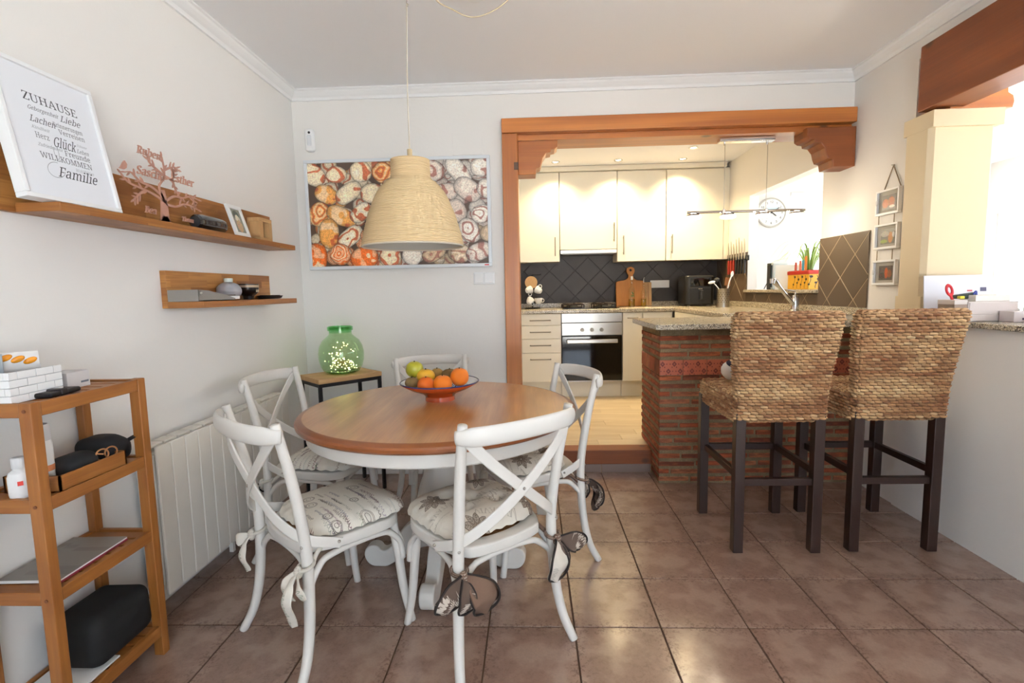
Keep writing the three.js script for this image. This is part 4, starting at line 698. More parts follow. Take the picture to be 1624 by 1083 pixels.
// ================================================================ PENDANT LAMP
{
  const l = thing('pendant_lamp', 'large ridged cream pendant shade hanging above the table', 'pendant lamp', [-.573, 0, -2.49]);
  const k = 1.092, base = [[.081, 1.88], [.0815, 1.81], [.088, 1.797], [.111, 1.78], [.140, 1.745], [.162, 1.706], [.19, 1.633], [.211, 1.559], [.2225, 1.505]].map(([r, y]) => V(r * k, 1.3 + (y - 1.3) * k, 0));
  const cv = new THREE.CatmullRomCurve3(base, false, 'catmullrom', .3), pr = [], n = 150;
  for (let i = 0; i <= n; i++) { const q = cv.getPointAt(i / n), rid = (i % 3 === 0 ? .005 : i % 3 === 1 ? .0012 : 0) * (1 + .6 * h2(i, 2, 8)); pr.push([q.x + rid, q.y]); }
  for (let i = n; i >= 0; i -= 6) { const q = cv.getPointAt(i / n); pr.push([q.x - .005, q.y]); }
  part('shade', lathe(pr, 72, 0), M('#d9bf95', .85), l);
  part('lining', lathe(Array.from({ length: 24 }, (_, i) => { const q = cv.getPointAt(1 - i / 23); return [q.x - .007, q.y + (i === 0 ? .002 : 0)]; }), 60, 0), M('#b9b5ab', .7), l, 'white lining inside the shade');
  part('rim', new THREE.TorusGeometry(.2425, .004, 8, 80).rotateX(Math.PI / 2).translate(0, 1.524, 0), M('#d8d4ca', .6), l, 'white lower rim');
  part('top_cap', lathe([[0, 1.92], [.07, 1.925], [.086, 1.93], [.086, 1.934], [.012, 1.945], [.012, 1.985], [0, 1.99]], 40), M('#c9b38c', .8), l);
  part('socket', cyl(.02, .02, .09, 0, 1.87, 0, { n: 16 }), white, l);
  part('bulb', lathe([[0, 1.74], [.025, 1.75], [.034, 1.775], [.028, 1.8], [.015, 1.83], [0, 1.83]], 20), P('#f4f2ea', .2), l);
  part('cord', tube([[0, 1.98, 0], [.002, 2.3, 0], [.014, 2.648, 0]], .003, { up: [0, 0, 1], n: 8, m: 6 }), M('#cfc4b2', .8), l);
  part('hook', [tube([[.014, 2.66, 0], [.014, 2.648, 0], [.022, 2.64, 0], [.014, 2.634, 0]], .003, { up: [0, 0, 1], n: 12, m: 6 })], steel, l);
  const c = thing('lamp_cord', 'slack beige cord looping under the ceiling beside the lamp', 'cord'); part('cable', tube([[-.44, 2.655, -2.3], [-.39, 2.555, -2.3], [-.32, 2.512, -2.3], [-.245, 2.478, -2.3], [-.165, 2.49, -2.3], [-.08, 2.54, -2.3], [.02, 2.655, -2.3]], .0032, { up: [0, 0, 1], n: 40, m: 6 }), M('#c7b69a', .8), c);
  single('ceiling_rose', lathe([[0, CEIL - .03], [.035, CEIL - .028], [.05, CEIL - .012], [.052, CEIL]], 28).translate(-.235, 0, -2.45), white, 'white ceiling rose above the slack cord', 'ceiling rose');
}

// ================================================================ BACK WALL THINGS
{ // infrared heating panel printed with a photograph of striped pebbles
  const h = thing('picture_panel', 'framed panel printed with striped red and white pebbles', 'picture', [-.893, 1.835, B + .028]);
  const w = 1.262, hh = .735;
  part('frame', [box(w, .022, .03, 0, hh / 2 - .011, 0, { r: .003 }), box(w, .022, .03, 0, -hh / 2 + .011, 0, { r: .003 }), box(.022, hh - .044, .03, -w / 2 + .011, 0, 0, { r: .003 }), box(.022, hh - .044, .03, w / 2 - .011, 0, 0, { r: .003 }), box(w - .04, hh - .04, .018, 0, 0, -.004)], M('#dfe3e6', .35, { metalness: .1 }), h);
  const g0 = new THREE.PlaneGeometry(w - .044, hh - .044).translate(0, 0, .008);
  part('print', g0, photo(1024, 600, (g, W, H) => {
    g.fillStyle = '#4a382c'; g.fillRect(0, 0, W, H);
    const st = [];
    for (let i = 0; i < 130; i++) st.push([rr(0, W), rr(0, H), rr(40, 64), rr(34, 48), rr(0, 3.1), rnd()]);
    for (let j = 0; j < 5; j++) for (let i = 0; i < 8; i++) st.push([(i + .3 + (j % 2) * .5) * W / 7.6 + rr(-16, 16), (j + .5) * H / 5 + rr(-14, 14), rr(58, 94), rr(46, 64), rr(-.7, .7) + (i % 3 === 0 ? 1.2 : 0), rnd()]);
    const im = g.getImageData(0, 0, W, H), px = im.data, own = new Int16Array(W * H).fill(-1);
    const hex = c => [1, 3, 5].map(i => parseInt(c.slice(i, i + 2), 16));
    st.forEach(([x, y, a, b, r, t], q) => {
      const left = x < W * .5, low = y > H * .68, cs = Math.cos(r), sn = Math.sin(r), mode = Math.floor(t * 97) % 3, fr = 4 + t * 7;
      let A = hex(left ? '#efdcb8' : '#d8c8ba'), C = hex(left ? '#b5522e' : '#9a6458'); if (left && low && t > .4) { A = hex('#dd6a24'); C = hex('#f3e2c4'); } else if (left && t > .72) A = hex('#e2a052'); else if (!left && t > .6) A = hex('#eee4d6'); if (!left && low && t < .4) A = hex('#c7ad8c');
      const y0 = Math.max(0, Math.floor(y - a)), y1 = Math.min(H - 1, Math.ceil(y + a)), x0 = Math.max(0, Math.floor(x - a)), x1 = Math.min(W - 1, Math.ceil(x + a));
      for (let j = y0; j <= y1; j++) for (let i = x0; i <= x1; i++) {
        const dx = i - x, dy = j - y, u = (dx * cs + dy * sn) / a, v = (-dx * sn + dy * cs) / b, wob = (vn(i / 40 + q, j / 40, 999, 999, q) - .5) * .2, d = Math.abs(u) ** 2.3 + Math.abs(v) ** 2.3 + wob;
        if (d > 1) continue; const n = vn(i / 30 + 3 * q, j / 30, 999, 999, q + 7), f = vn(i / 5, j / 5, 999, 999, 5);
        const w = mode === 0 ? Math.sin((u + n * .9) * fr) : mode === 1 ? Math.sin((Math.hypot(u + .2, v) + n * .5) * fr * 1.3) : n * 2 - 1.1 + .5 * Math.sin(u * 4);
        let c = mix(A, C, ss(.5, .75, w) * .85); c = mix(c, hex('#f6eee0'), ss(.25, .5, -w) * .5 * (t > .3 ? 1 : .3)); const k = (.86 + .26 * f) * (1.06 - .5 * d ** 3) * (d > .95 ? .6 : 1) * (q < 130 ? .8 : 1);
        const o = (j * W + i) * 4; px[o] = cl(c[0] * k, 0, 255); px[o + 1] = cl(c[1] * k, 0, 255); px[o + 2] = cl(c[2] * k, 0, 255); own[j * W + i] = q;
      }
    });
    g.putImageData(im, 0, 0);
  }), h);
  part('logo', box(.03, .008, .002, w / 2 - .035, -hh / 2 + .011, .0155), M('#c03028', .5), h);
}
{ const d = thing('motion_detector', 'small white motion detector in the wall corner', 'detector', [-1.475, 2.335, B + .025]); part('body', box(.062, .15, .05, 0, 0, 0, { r: .02, seg: 4 }), white, d); part('lens', box(.03, .07, .02, .004, -.006, .02, { r: .008, seg: 3 }), M('#e4e6e8', .25), d); part('eye', cyl(.008, .008, .004, .006, .045, .0255, { n: 14, rx: Math.PI / 2 }), black, d); }
{ const s = thing('thermostat', 'double white wall switch under the pebble picture', 'switch', [-.321, 1.388, B + .006]); part('plate', box(.145, .082, .012, 0, 0, 0, { r: .004, seg: 2 }), white, s); part('rocker', box(.066, .07, .012, .034, .001, .006, { r: .004, seg: 2 }), white, s); part('rocker', box(.06, .066, .008, -.036, 0, .006, { r: .003 }), paper, s); }
single('access_cover', box(.2, .15, .004, -.412, 2.29, B + .002, { r: .001 }), paint, 'flat painted junction cover above the pebble picture', 'cover');
// ================================================================ SHELVES ON THE LEFT WALL
function shelf(z0, z1, yb, yt, x1, label, notch) { const s = thing('wall_shelf', label, 'shelf'); part('back_board', bb(L, L + .026, yb, yt, z1, z0 + notch, { r: .002, g: 'z' }), oak, s); part('plank', bb(L + .026, x1, yb, yb + .028, z1 - .004, z0, { r: .002, g: 'z' }), oak, s); return s; }
shelf(-1.52, -3.06, 1.57, 1.772, -1.43, 'long upper oak wall shelf carrying the framed words', .1);
shelf(-2.135, -3.005, 1.252, 1.416, -1.415, 'short lower oak wall shelf under the long one', .0);
const U = 1.599, W2 = 1.281;
{ // words in a white frame
  const f = thing('word_frame', 'white box frame with German words leaning on the upper shelf', 'picture frame', [-1.452, U + .004, -1.615], Math.PI / 2); f.rotation.order = 'YXZ'; f.rotation.x = -.18;
  const w = .345, h = .425, t = .014;
  part('frame', [bb(-w / 2, w / 2, 0, t, -.036, 0, { r: .002 }), bb(-w / 2, w / 2, h - t, h, -.036, 0, { r: .002 }), bb(-w / 2, -w / 2 + t, t, h - t, -.036, 0, { r: .002 }), bb(w / 2 - t, w / 2, t, h - t, -.036, 0, { r: .002 }), bb(-w / 2 + .004, w / 2 - .004, .004, h - .004, -.034, -.02)], gloss, f);
  part('print', new THREE.PlaneGeometry(w - 2 * t, h - 2 * t).translate(0, h / 2, -.008), photo(820, 1024, (g, W, H) => {
    g.fillStyle = '#eceef2'; g.fillRect(0, 0, W, H); g.fillStyle = '#3c3d42'; g.textAlign = 'left';
    const t = (s, x, y, px, st = '', col = '#3c3d42', wid) => { g.fillStyle = col; g.font = `${st} ${px}px serif`; g.save(); g.translate(x, y); if (st.includes('italic')) g.transform(1, 0, -.2, 1, 0, 0); if (wid) g.scale(wid / g.measureText(s).width, 1); g.fillText(s, 0, 0); g.restore(); };
    t('ZUHAUSE', 175, 265, 92, '', '#36373c', 480); t('Geborgenheit', 190, 335, 46, 'italic', '#4a4b50', 260); t('Liebe', 462, 350, 76, 'italic', '#3c3d42', 190);
    t('Lachen', 180, 432, 74, 'italic', '#2f3035', 220); t('Erinnerungen', 385, 412, 50, '', '#4a4b50', 275); t('Verreisen', 420, 468, 56, '', '#55565b', 245);
    t('Kindheit', 180, 486, 34, 'italic', '#a0a2a6', 150); t('Herz', 195, 556, 62, '', '#6a6b70', 120); t('Glück', 330, 590, 118, 'italic', '#2c2d32', 205); t('Leben', 545, 588, 48, 'italic', '#6a6b70', 120); t('Träume', 560, 530, 28, 'italic', '#a8a9ad', 100);
    t('Zufriedenheit', 195, 620, 36, 'italic', '#8d8f93', 210); t('Freunde', 420, 645, 62, '', '#4a4b50', 245); t('WILLKOMMEN', 190, 712, 66, '', '#4a4b50', 475); t('Wohlfühlen', 480, 762, 40, 'italic', '#b4b6ba', 180); t('Familie', 300, 840, 118, 'italic', '#24252a', 370);
    g.strokeStyle = '#6a6b70'; g.lineWidth = 3; g.beginPath(); g.ellipse(300, 790, 80, 60, -.4, .5, 5.4); g.stroke(); g.beginPath(); g.moveTo(330, 600); g.bezierCurveTo(300, 720, 380, 740, 360, 590); g.stroke();
  }), f);
}
const font = await new FontLoader().loadAsync('fonts/droid/droid_serif_regular.typeface.json');
{ // family tree cut-out; local x runs along the shelf away from the camera
  const t = thing('tree_ornament', 'rose-coloured cut-out tree with lettered names on the upper shelf', 'ornament', [-1.505, U, -2.07], Math.PI / 2);
  const cop = M('#b98a78', .55), th = .005;
  const limb = (pts, w0, w1) => { const c = curve(pts.map(p => [p[0], p[1], 0])), n = 18, Lp = [], Rp = []; for (let i = 0; i <= n; i++) { const s = i / n, q = c.getPointAt(s), d = c.getTangentAt(s), w = w0 + (w1 - w0) * s; Lp.push([q.x - d.y * w, q.y + d.x * w]); Rp.unshift([q.x + d.y * w, q.y - d.x * w]); } return extrude(shape([...Lp, ...Rp]), th).translate(0, 0, -th / 2); };
  const leaf = (x, y, a, l = .024, w = .007) => { const s = new THREE.Shape(); s.moveTo(0, 0); s.quadraticCurveTo(l * .4, w, l, 0); s.quadraticCurveTo(l * .4, -w, 0, 0); return extrude(s, th, 0, { cs: 4 }).rotateZ(a).translate(x, y, -th / 2); };
  const trunk = [limb([[-.002, 0], [0, .04], [.0, .1], [-.004, .14]], .026, .012), limb([[-.05, .0], [-.02, .012], [0, .03]], .004, .012), limb([[.05, .0], [.02, .012], [0, .03]], .004, .012)];
  const br = [[[0, .1], [-.02, .15], [.012, .19], [.018, .23], [.01, .275]], [[.015, .2], [-.02, .215], [-.06, .235], [-.07, .255]], [[0, .11], [-.06, .14], [-.12, .15], [-.16, .175], [-.19, .17]], [[0, .095], [-.06, .115], [-.12, .125], [-.18, .135], [-.21, .16]], [[0, .09], [.06, .125], [.12, .13], [.17, .145], [.215, .14]], [[.01, .085], [.07, .085], [.13, .105], [.19, .10], [.21, .095]], [[.02, .2], [.06, .19], [.075, .16], [.09, .14]], [[.018, .225], [.05, .24], [.08, .25], [.1, .245]], [[-.1, .12], [-.13, .1], [-.16, .075]], [[.16, .145], [.19, .13], [.19, .11]], [[.05, .19], [.07, .21], [.075, .225]]];
  part('trunk', trunk, cop, t); part('branches', br.map(b => limb(b, .005, .0022)), cop, t);
  const lv = []; for (const b of br) { const c = curve(b.map(p => [p[0], p[1], 0])); for (let i = 1; i <= 6; i++) { const s = .3 + .7 * i / 6, q = c.getPointAt(s), d = c.getTangentAt(s), a = Math.atan2(d.y, d.x) + (i % 2 ? .8 : -.8) * (i === 6 ? 0 : 1); lv.push(leaf(q.x, q.y, a, rr(.02, .032), rr(.005, .008))); } }
  part('leaves', lv, cop, t); part('bird', [extrude(shape([[0, 0], [.012, .008], [.016, .022], [.006, .034], [-.002, .026], [-.014, .008], [-.022, 0]]), th).translate(-.195, .178, -th / 2)], cop, t);
  const txt = (s, x, y, size) => { const g = new TextGeometry(s, { font, size, depth: th, curveSegments: 3, bevelEnabled: false }); g.applyMatrix4(new THREE.Matrix4().makeShear(0, 0, .25, 0, 0, 0)); g.computeBoundingBox(); part('lettering', g.translate(x, y, -th / 2), cop, t); };
  txt('Ruben', -.125, .258, .03); txt('Sascha', -.135, .178, .033); txt('Esther', .055, .19, .033); txt('Bea', -.11, .035, .026); txt('Thomas', .1, .03, .02);
}
{ const s = thing('speaker', 'small black cylindrical speaker lying on the upper shelf', 'speaker', [-1.50, U + .038, -2.35], 0); part('body', (() => { const g = lathe([[0, -.1], [.025, -.1], [.033, -.092], [.037, -.07], [.038, 0], [.037, .07], [.033, .092], [.025, .1], [0, .1]], 32); g.rotateX(Math.PI / 2); return g; })(), P('#101216', .12, { clearcoat: .8 }), s); for (const k of [-1, 1]) part('cap', lathe([[0, k * .101], [.024, k * .101], [.024, k * .098]], 24).rotateX(Math.PI / 2), M('#2a2c30', .5), s); }
const portrait = (bg, blobs) => photo(128, 160, (g, w, h) => { g.fillStyle = bg; g.fillRect(0, 0, w, h); for (const [x, y, a, b, c] of blobs) { g.fillStyle = c; g.beginPath(); g.ellipse(x, y, a, b, 0, 0, 7); g.fill(); } for (let i = 0; i < 160; i++) { g.fillStyle = `rgba(${rnd() * 255 | 0},${rnd() * 220 | 0},${rnd() * 190 | 0},.14)`; g.fillRect(rnd() * w, rnd() * h, 9, 7); } });
{ const f = thing('standing_photo', 'small white photo frame leaning on the upper shelf', 'picture frame', [-1.45, U + .002, -2.555], Math.PI / 2); f.rotation.order = 'YXZ'; f.rotation.x = -.3; const w = .125, h = .165; part('frame', [bb(-w / 2, w / 2, 0, .02, -.014, 0, { r: .002 }), bb(-w / 2, w / 2, h - .02, h, -.014, 0, { r: .002 }), bb(-w / 2, -w / 2 + .02, .02, h - .02, -.014, 0, { r: .002 }), bb(w / 2 - .02, w / 2, .02, h - .02, -.014, 0, { r: .002 }), bb(-w / 2 + .004, w / 2 - .004, .004, h - .004, -.014, -.008)], gloss, f); part('photo', new THREE.PlaneGeometry(w - .04, h - .04).translate(0, h / 2, -.006), portrait('#8a8c80', [[64, 40, 40, 30, '#4b5248'], [70, 70, 30, 34, '#d8d2c0'], [70, 110, 36, 44, '#c9a67e'], [64, 60, 14, 18, '#e6dcc8']]), f); }
{ const f = thing('wooden_block_frame', 'chunky square wooden frame at the end of the upper shelf', 'ornament', [-1.50, U, -2.80], Math.PI / 2); const w = .13, h = .125; part('frame', [bb(-w / 2, w / 2, 0, .02, -.035, .035, { r: .002 }), bb(-w / 2, w / 2, h - .02, h, -.035, .035, { r: .002 }), bb(-w / 2, -w / 2 + .035, .02, h - .02, -.035, .035, { r: .002, g: 'y' }), bb(w / 2 - .035, w / 2, .02, h - .02, -.035, .035, { r: .002, g: 'y' })], lightWood, f); part('inset', bb(-.03, .03, .02, h - .02, -.03, -.02), M('#5a4028', .6), f); }
{ // lower shelf
  const f = thing('magazine_file', 'grey cardboard document tray with papers on the lower shelf', 'file tray', [-1.505, W2, -2.27], 0);
  part('side', [move(extrude(shape([[-.12, 0], [.15, 0], [.15, .01], [.08, .026], [-.05, .046], [-.12, .05]]), .004), .07, 0, 0, Math.PI / 2).translate(.0, 0, .02), move(extrude(shape([[-.12, 0], [.15, 0], [.15, .01], [.08, .026], [-.05, .046], [-.12, .05]]), .004), -.06, 0, 0, Math.PI / 2).translate(0, 0, .02)], M('#8b8680', .8), f);
  part('back', bb(-.062, .074, 0, .05, .136, .142), M('#8b8680', .8), f); part('bottom', bb(-.062, .074, 0, .004, -.13, .14), M('#8b8680', .8), f); part('rivet', new THREE.SphereGeometry(.006, 8, 6).translate(.075, .036, .125), steel, f); part('papers', bb(-.055, .068, .005, .02, -.18, .12, { r: .002 }), paper, f); part('lid_flap', bb(-.058, .07, .022, .027, -.14, .04, { rx: 0 }), M('#5f5b57', .8), f);
  const v = thing('vase', 'round grey ridged vase with pale neck on the lower shelf', 'vase', [-1.53, W2, -2.515]); const pr = [[0, 0], [.022, 0]]; for (let i = 1; i < 28; i++) { const a = i / 28 * Math.PI; pr.push([.052 * Math.sin(a) * (1 + .012 * (i % 2)) + .006, .045 - .045 * Math.cos(a)]); } pr.push([.02, .094], [.02, .108], [.016, .108], [.014, .09]); part('body', lathe(pr, 40, .4), M('#a3a2a6', .6), v); part('neck', lathe([[.0205, .09], [.021, .105], [.0205, .109]], 24), M('#cfd6cc', .4), v);
  const b = thing('tea_bowl', 'black footed bowl with pale rim decoration on the lower shelf', 'bowl', [-1.53, W2, -2.69]); part('body', lathe([[0, 0], [.026, 0], [.028, .018], [.046, .034], [.052, .055], [.053, .082], [.049, .082], [.046, .05], [0, .03]], 36, .6), P('#171413', .3), b); part('decoration', [lathe([[.0535, .064], [.0545, .07], [.0545, .076]], 36, 0), ...[0, 1, 2].map(i => box(.004, .014, .002, .053 * Math.cos(.2 - i * .2), .045, .053 * Math.sin(.2 - i * .2), { ry: .2 }))], M('#b09b80', .6), b);
  const c = thing('coaster_stack', 'flat black dish at the end of the lower shelf', 'dish', [-1.515, W2, -2.885]); part('dish', lathe([[0, .002], [.05, 0], [.062, .004], [.07, .018], [.066, .018], [.056, .008], [0, .008]], 36), P('#2a2724', .4), c); part('inner_dish', lathe([[0, .009], [.045, .009], [.056, .02], [.053, .021], [0, .013]], 30), M('#1b1917', .5), c);
}
// ================================================================ RADIATOR
{
  const r = thing('radiator', 'cream sectional radiator under the shelves', 'radiator', [0, 0, 0]), enamel = P(new THREE.Color().setRGB(.78, .74, .66), .35);
  const g = merge([bb(-1.492, -1.48, .1, .715, -.0395, .0395, { r: .004, seg: 2 }), bb(-1.575, -1.565, .12, .70, -.036, .036, { r: .003 }), ...[-1.553, -1.535, -1.517, -1.502].map(x => bb(x - .004, x + .004, .14, .68, -.036, .036, { r: .003 })), bb(-1.57, -1.515, .655, .69, -.0415, .0415, { r: .01 }), bb(-1.57, -1.515, .12, .155, -.0415, .0415, { r: .01 }), bb(-1.57, -1.51, .705, .718, -.036, .036, { r: .004 }), bb(-1.545, -1.5, .2, .66, -.006, .006)]);
  for (let i = 0; i < 13; i++) { const m = part('section', g, enamel, r); m.position.z = -1.915 - i * .083; }
  part('valve', [cyl(.016, .016, .05, -1.53, .14, -1.855, { rx: Math.PI / 2, n: 14 }), new THREE.SphereGeometry(.02, 14, 10).translate(-1.53, .14, -1.825), tube([[-1.53, .14, -1.825], [-1.53, .1, -1.8], [-1.57, .06, -1.8], [-1.597, .06, -1.8]], .01)], chrome, r); part('bleed_valve', [cyl(.014, .014, .03, -1.53, .67, -2.97, { rx: Math.PI / 2, n: 12 })], white, r); for (const q of [[-1.598, -1.56, .6, .66, -2.3, -2.28], [-1.598, -1.56, .6, .66, -2.75, -2.73], [-1.56, -1.54, 0, .11, -2.42, -2.40], [-1.56, -1.54, 0, .11, -2.82, -2.80]]) part('bracket', bb(...q), enamel, r);
}
// ================================================================ BAMBOO RACK
const RX0 = -1.595, RX1 = -1.36, RZ0 = -1.29, RZ1 = -1.70;
{
  const r = thing('shelf_rack', 'four-tier bamboo shelf rack against the left wall', 'rack');
  for (const [x, z] of [[RX0 + .014, RZ0 - .016], [RX1 - .018, RZ0 - .016], [RX0 + .014, RZ1 + .016], [RX1 - .018, RZ1 + .016]]) part('leg', bb(x - (x > -1.5 ? .018 : .014), x + (x > -1.5 ? .018 : .014), 0, 1.022, z - .016, z + .016, { r: .003, g: 'y' }), bamboo, r);
  const slat = box(RX1 - RX0 - .05, .01, .042, 0, 0, 0, { r: .002, g: 'x' });
  for (const y of [1.02, .748, .476, .115]) {
    for (const x of [RX1 - .012, RX0 + .01]) part('rail', bb(x - .009, x + .009, y - .04, y, RZ1 + .032, RZ0 - .032, { r: .003, g: 'z' }), bamboo, r);
    for (const z of [RZ0 - .014, RZ1 + .014]) part('rail', bb(RX0 + .028, RX1 - .036, y - .04, y, z - .009, z + .009, { r: .003 }), bamboo, r);
    for (let i = 0; i < 7; i++) { const m = part('slat', slat, bamboo, r); m.position.set((RX0 + RX1) / 2 - .001, y - .01, RZ0 - .05 - i * .0515); }
  }
  part('bolt', [[RX1 + .001, 1.0], [RX1 + .001, .73], [RX1 + .001, .455]].flatMap(([x, y]) => [cyl(.005, .005, .003, RX1 - .018, y, RZ0 + .0008, { n: 10, rx: Math.PI / 2 })]), M('#6b3a1c', .6), r);
}
{
  const y = 1.016;
  const b = thing('tissue_box_organiser', 'white brick-patterned storage box on top of the rack', 'box', [-1.50, y, -1.385], .05), bw = .135, bd = .165, bh = .088, bg = [];
  part('core', [bb(-bw / 2 + .003, bw / 2 - .003, 0, bh - .01, -bd / 2 + .003, -bd / 2 + .008), bb(-bw / 2 + .003, bw / 2 - .003, 0, bh - .01, bd / 2 - .008, bd / 2 - .003), bb(-bw / 2 + .003, -bw / 2 + .008, 0, bh - .01, -bd / 2 + .003, bd / 2 - .003), bb(bw / 2 - .008, bw / 2 - .003, 0, bh - .01, -bd / 2 + .003, bd / 2 - .003), bb(-bw / 2 + .004, bw / 2 - .004, 0, .006, -bd / 2 + .004, bd / 2 - .004)], M('#b9bbc0', .8), b);
  for (let r = 0; r < 4; r++) { const h = bh / 4, o = r % 2 ? -.028 : 0; for (let s = o; s < bd; s += .056) { const a = Math.max(s, 0), e = Math.min(s + .055, bd); if (e - a > .008) part('block', bb(bw / 2 - .004, bw / 2 + .001, r * h + .0005, (r + 1) * h - .0008, -bd / 2 + a, -bd / 2 + e, { r: .001 }), white, b); } for (let s = o; s < bw; s += .05) { const a = Math.max(s, 0), e = Math.min(s + .049, bw); if (e - a > .008) part('block', bb(-bw / 2 + a, -bw / 2 + e, r * h + .0005, (r + 1) * h - .0008, bd / 2 - .004, bd / 2 + .001, { r: .001 }), white, b); } }
  const foil = M('#c9c6c2', .35, { metalness: .4 });
  const bl = thing('blister_pack', 'blister pack of orange capsules sticking out of the white box', 'medicine', [-1.495, y + .07, -1.40], .9); part('foil', bb(-.045, .045, 0, .065, -.001, .001, { rz: 0 }), foil, bl); for (let i = 0; i < 3; i++) part('capsule', new THREE.SphereGeometry(.011, 12, 8).scale(1.5, .8, .5).rotateZ(.4).translate(-.026 + i * .026, .05 - i * .006, .002), P('#d68a1c', .25), bl);
  const b2 = thing('blister_pack', 'silver empty blister pack beside the orange capsules', 'medicine', [-1.50, y + .06, -1.43], 1.0); part('foil', bb(-.03, .03, 0, .035, -.001, .001), foil, b2); for (let i = 0; i < 2; i++) part('capsule', new THREE.SphereGeometry(.01, 10, 8).scale(1.3, .8, .5).translate(-.014 + i * .028, .018, .002), P('#e6e6e6', .2), b2);
  const pp = thing('paper_leaflet', 'grey folded leaflets with green stripe in the white box', 'leaflet', [-1.52, y + .06, -1.34], .8); part('sheet', [bb(-.03, .03, 0, .075, -.001, .001), bb(-.03, .03, 0, .07, .006, .008)], M('#9aa0a4', .7), pp); part('stripe', bb(.014, .02, .03, .07, .0085, .0095), M('#2f5a48', .6), pp);
  const w = thing('phone_wallet', 'black phone case lying on the rack top', 'wallet', [-1.425, y + .001, -1.435], Math.PI / 2 + .15); part('body', box(.12, .014, .06, 0, .008, 0, { r: .006, seg: 2 }), M('#171316', .5), w); part('flap', box(.028, .02, .064, -.008, .01, 0, { r: .006, seg: 2 }), M('#241e20', .5), w); part('edge', box(.066, .004, .002, .022, .008, -.0305), M('#9a96b0', .3, { metalness: .5 }), w);
  const m = thing('medicine_box', 'white medicine carton on the rack top behind the phone case', 'carton', [-1.505, y, -1.555], .12); part('carton', box(.075, .052, .095, 0, .026, 0, { r: .001 }), M('#d9d6d6', .6), m); part('print', bb(.0376, .0382, .014, .02, -.04, -.008), M('#6a7280', .6), m);
}
{
  const y = .744;
  const t1 = thing('lotion_bottle', 'white lotion bottle with red emblem on the second tier', 'bottle', [-1.46, y, -1.335]); part('body', lathe([[0, 0], [.026, 0], [.028, .01], [.028, .06], [.024, .072], [.014, .08], [.014, .085], [0, .085]], 24), white, t1); part('cap', lathe([[.0165, .084], [.017, .112], [.015, .115], [0, .115]], 20), M('#d8d8d8', .4), t1); part('emblem', box(.012, .012, .002, .02, .045, .02, { ry: .8 }), M('#cf2b1e', .5), t1);
  const t2 = thing('spray_can', 'tall white spray can with orange band on the second tier', 'bottle', [-1.465, y, -1.405]); part('body', lathe([[0, 0], [.028, 0], [.029, .01], [.029, .13], [.026, .142], [.02, .146], [0, .146]], 24), white, t2); part('cap', lathe([[.0275, .142], [.0275, .18], [.023, .19], [0, .191]], 24), M('#d2d2d4', .4), t2); part('band', lathe([[.0295, .05], [.0295, .068]], 24, 0), M('#d98a5a', .5), t2);
  const tr = thing('wooden_tray', 'small open wooden tray on the second tier of the rack', 'tray', [-1.45, y, -1.475]); part('tray', [bb(-.085, .085, 0, .006, -.12, .12), bb(.079, .085, 0, .05, -.12, .12, { g: 'z' }), bb(-.085, -.079, 0, .05, -.12, .12, { g: 'z' }), bb(-.085, .085, 0, .05, -.12, -.114), bb(-.085, .085, 0, .05, .114, .12)], bamboo, tr);
  const puff = (w, h, d, s) => { const g = new THREE.SphereGeometry(1, 36, 24), p = g.attributes.position; for (let i = 0; i < p.count; i++) { const x = p.getX(i), yy = p.getY(i), z = p.getZ(i), n = 1 + .16 * (vn(x * 2 + 9, z * 2 + yy + 9, 99, 99, s) - .5); const f = v => Math.sign(v) * Math.abs(v) ** .7; p.setXYZ(i, f(x) * w * n, Math.max(f(yy), -.75) * h * n, f(z) * d * n); } g.computeVertexNormals(); return g; };
  const cp = thing('glasses_pouch', 'dark pouch with sunglasses lying in the wooden tray', 'pouch', [-1.43, y + .04, -1.475]); part('pouch', puff(.045, .04, .055, 4), M('#17181b', .8), cp); part('sunglasses', [new THREE.TorusGeometry(.018, .0025, 8, 24).rotateY(1.2).translate(.045, .018, -.05), new THREE.TorusGeometry(.018, .0025, 8, 24).rotateY(1.2).translate(.04, .014, -.09), tube([[.05, .02, -.05], [.01, .03, -.02], [-.03, .02, .02]], .002)], M('#b98458', .3, { metalness: .6 }), cp);
  const bg = thing('belt_bag', 'black zipped bag at the far end of the second tier', 'bag', [-1.47, y + .045, -1.625]); part('bag', puff(.075, .05, .055, 9), M('#101116', .75), bg); part('strap', sweep([[.06, .02, -.03], [.075, .03, -.06], [.08, .01, -.08]], { w: .016, h: .004, n: 10, m: 8 }), M('#14151a', .7), bg); part('buckle', box(.02, .012, .01, .082, .008, -.085, { r: .002 }), M('#d7d7d7', .3), bg);
  const mg = thing('magazine', 'magazine with pale cover on the third tier of the rack', 'magazine', [-1.49, .473, -1.475], .04); part('pages', box(.185, .01, .26, 0, .006, 0, { r: .001 }), paper, mg); part('cover', box(.187, .0012, .262, 0, .0115, 0), photo(256, 256, (g, w, h) => { g.fillStyle = '#8a847c'; g.fillRect(0, 0, w, h); g.fillStyle = '#b9863e'; g.beginPath(); g.arc(150, 120, 60, 0, 7); g.fill(); g.fillStyle = '#d8d3c8'; g.fillRect(120, 60, 70, 40); g.fillStyle = '#c9a368'; g.fillRect(20, 180, 60, 40); for (let i = 0; i < 200; i++) { g.fillStyle = 'rgba(60,50,40,.15)'; g.fillRect(rnd() * w, rnd() * h, 10, 6); } }), mg); part('spine', bb(.0925, .0945, 0, .006, -.13, .13), M('#8c2a3a', .6), mg);
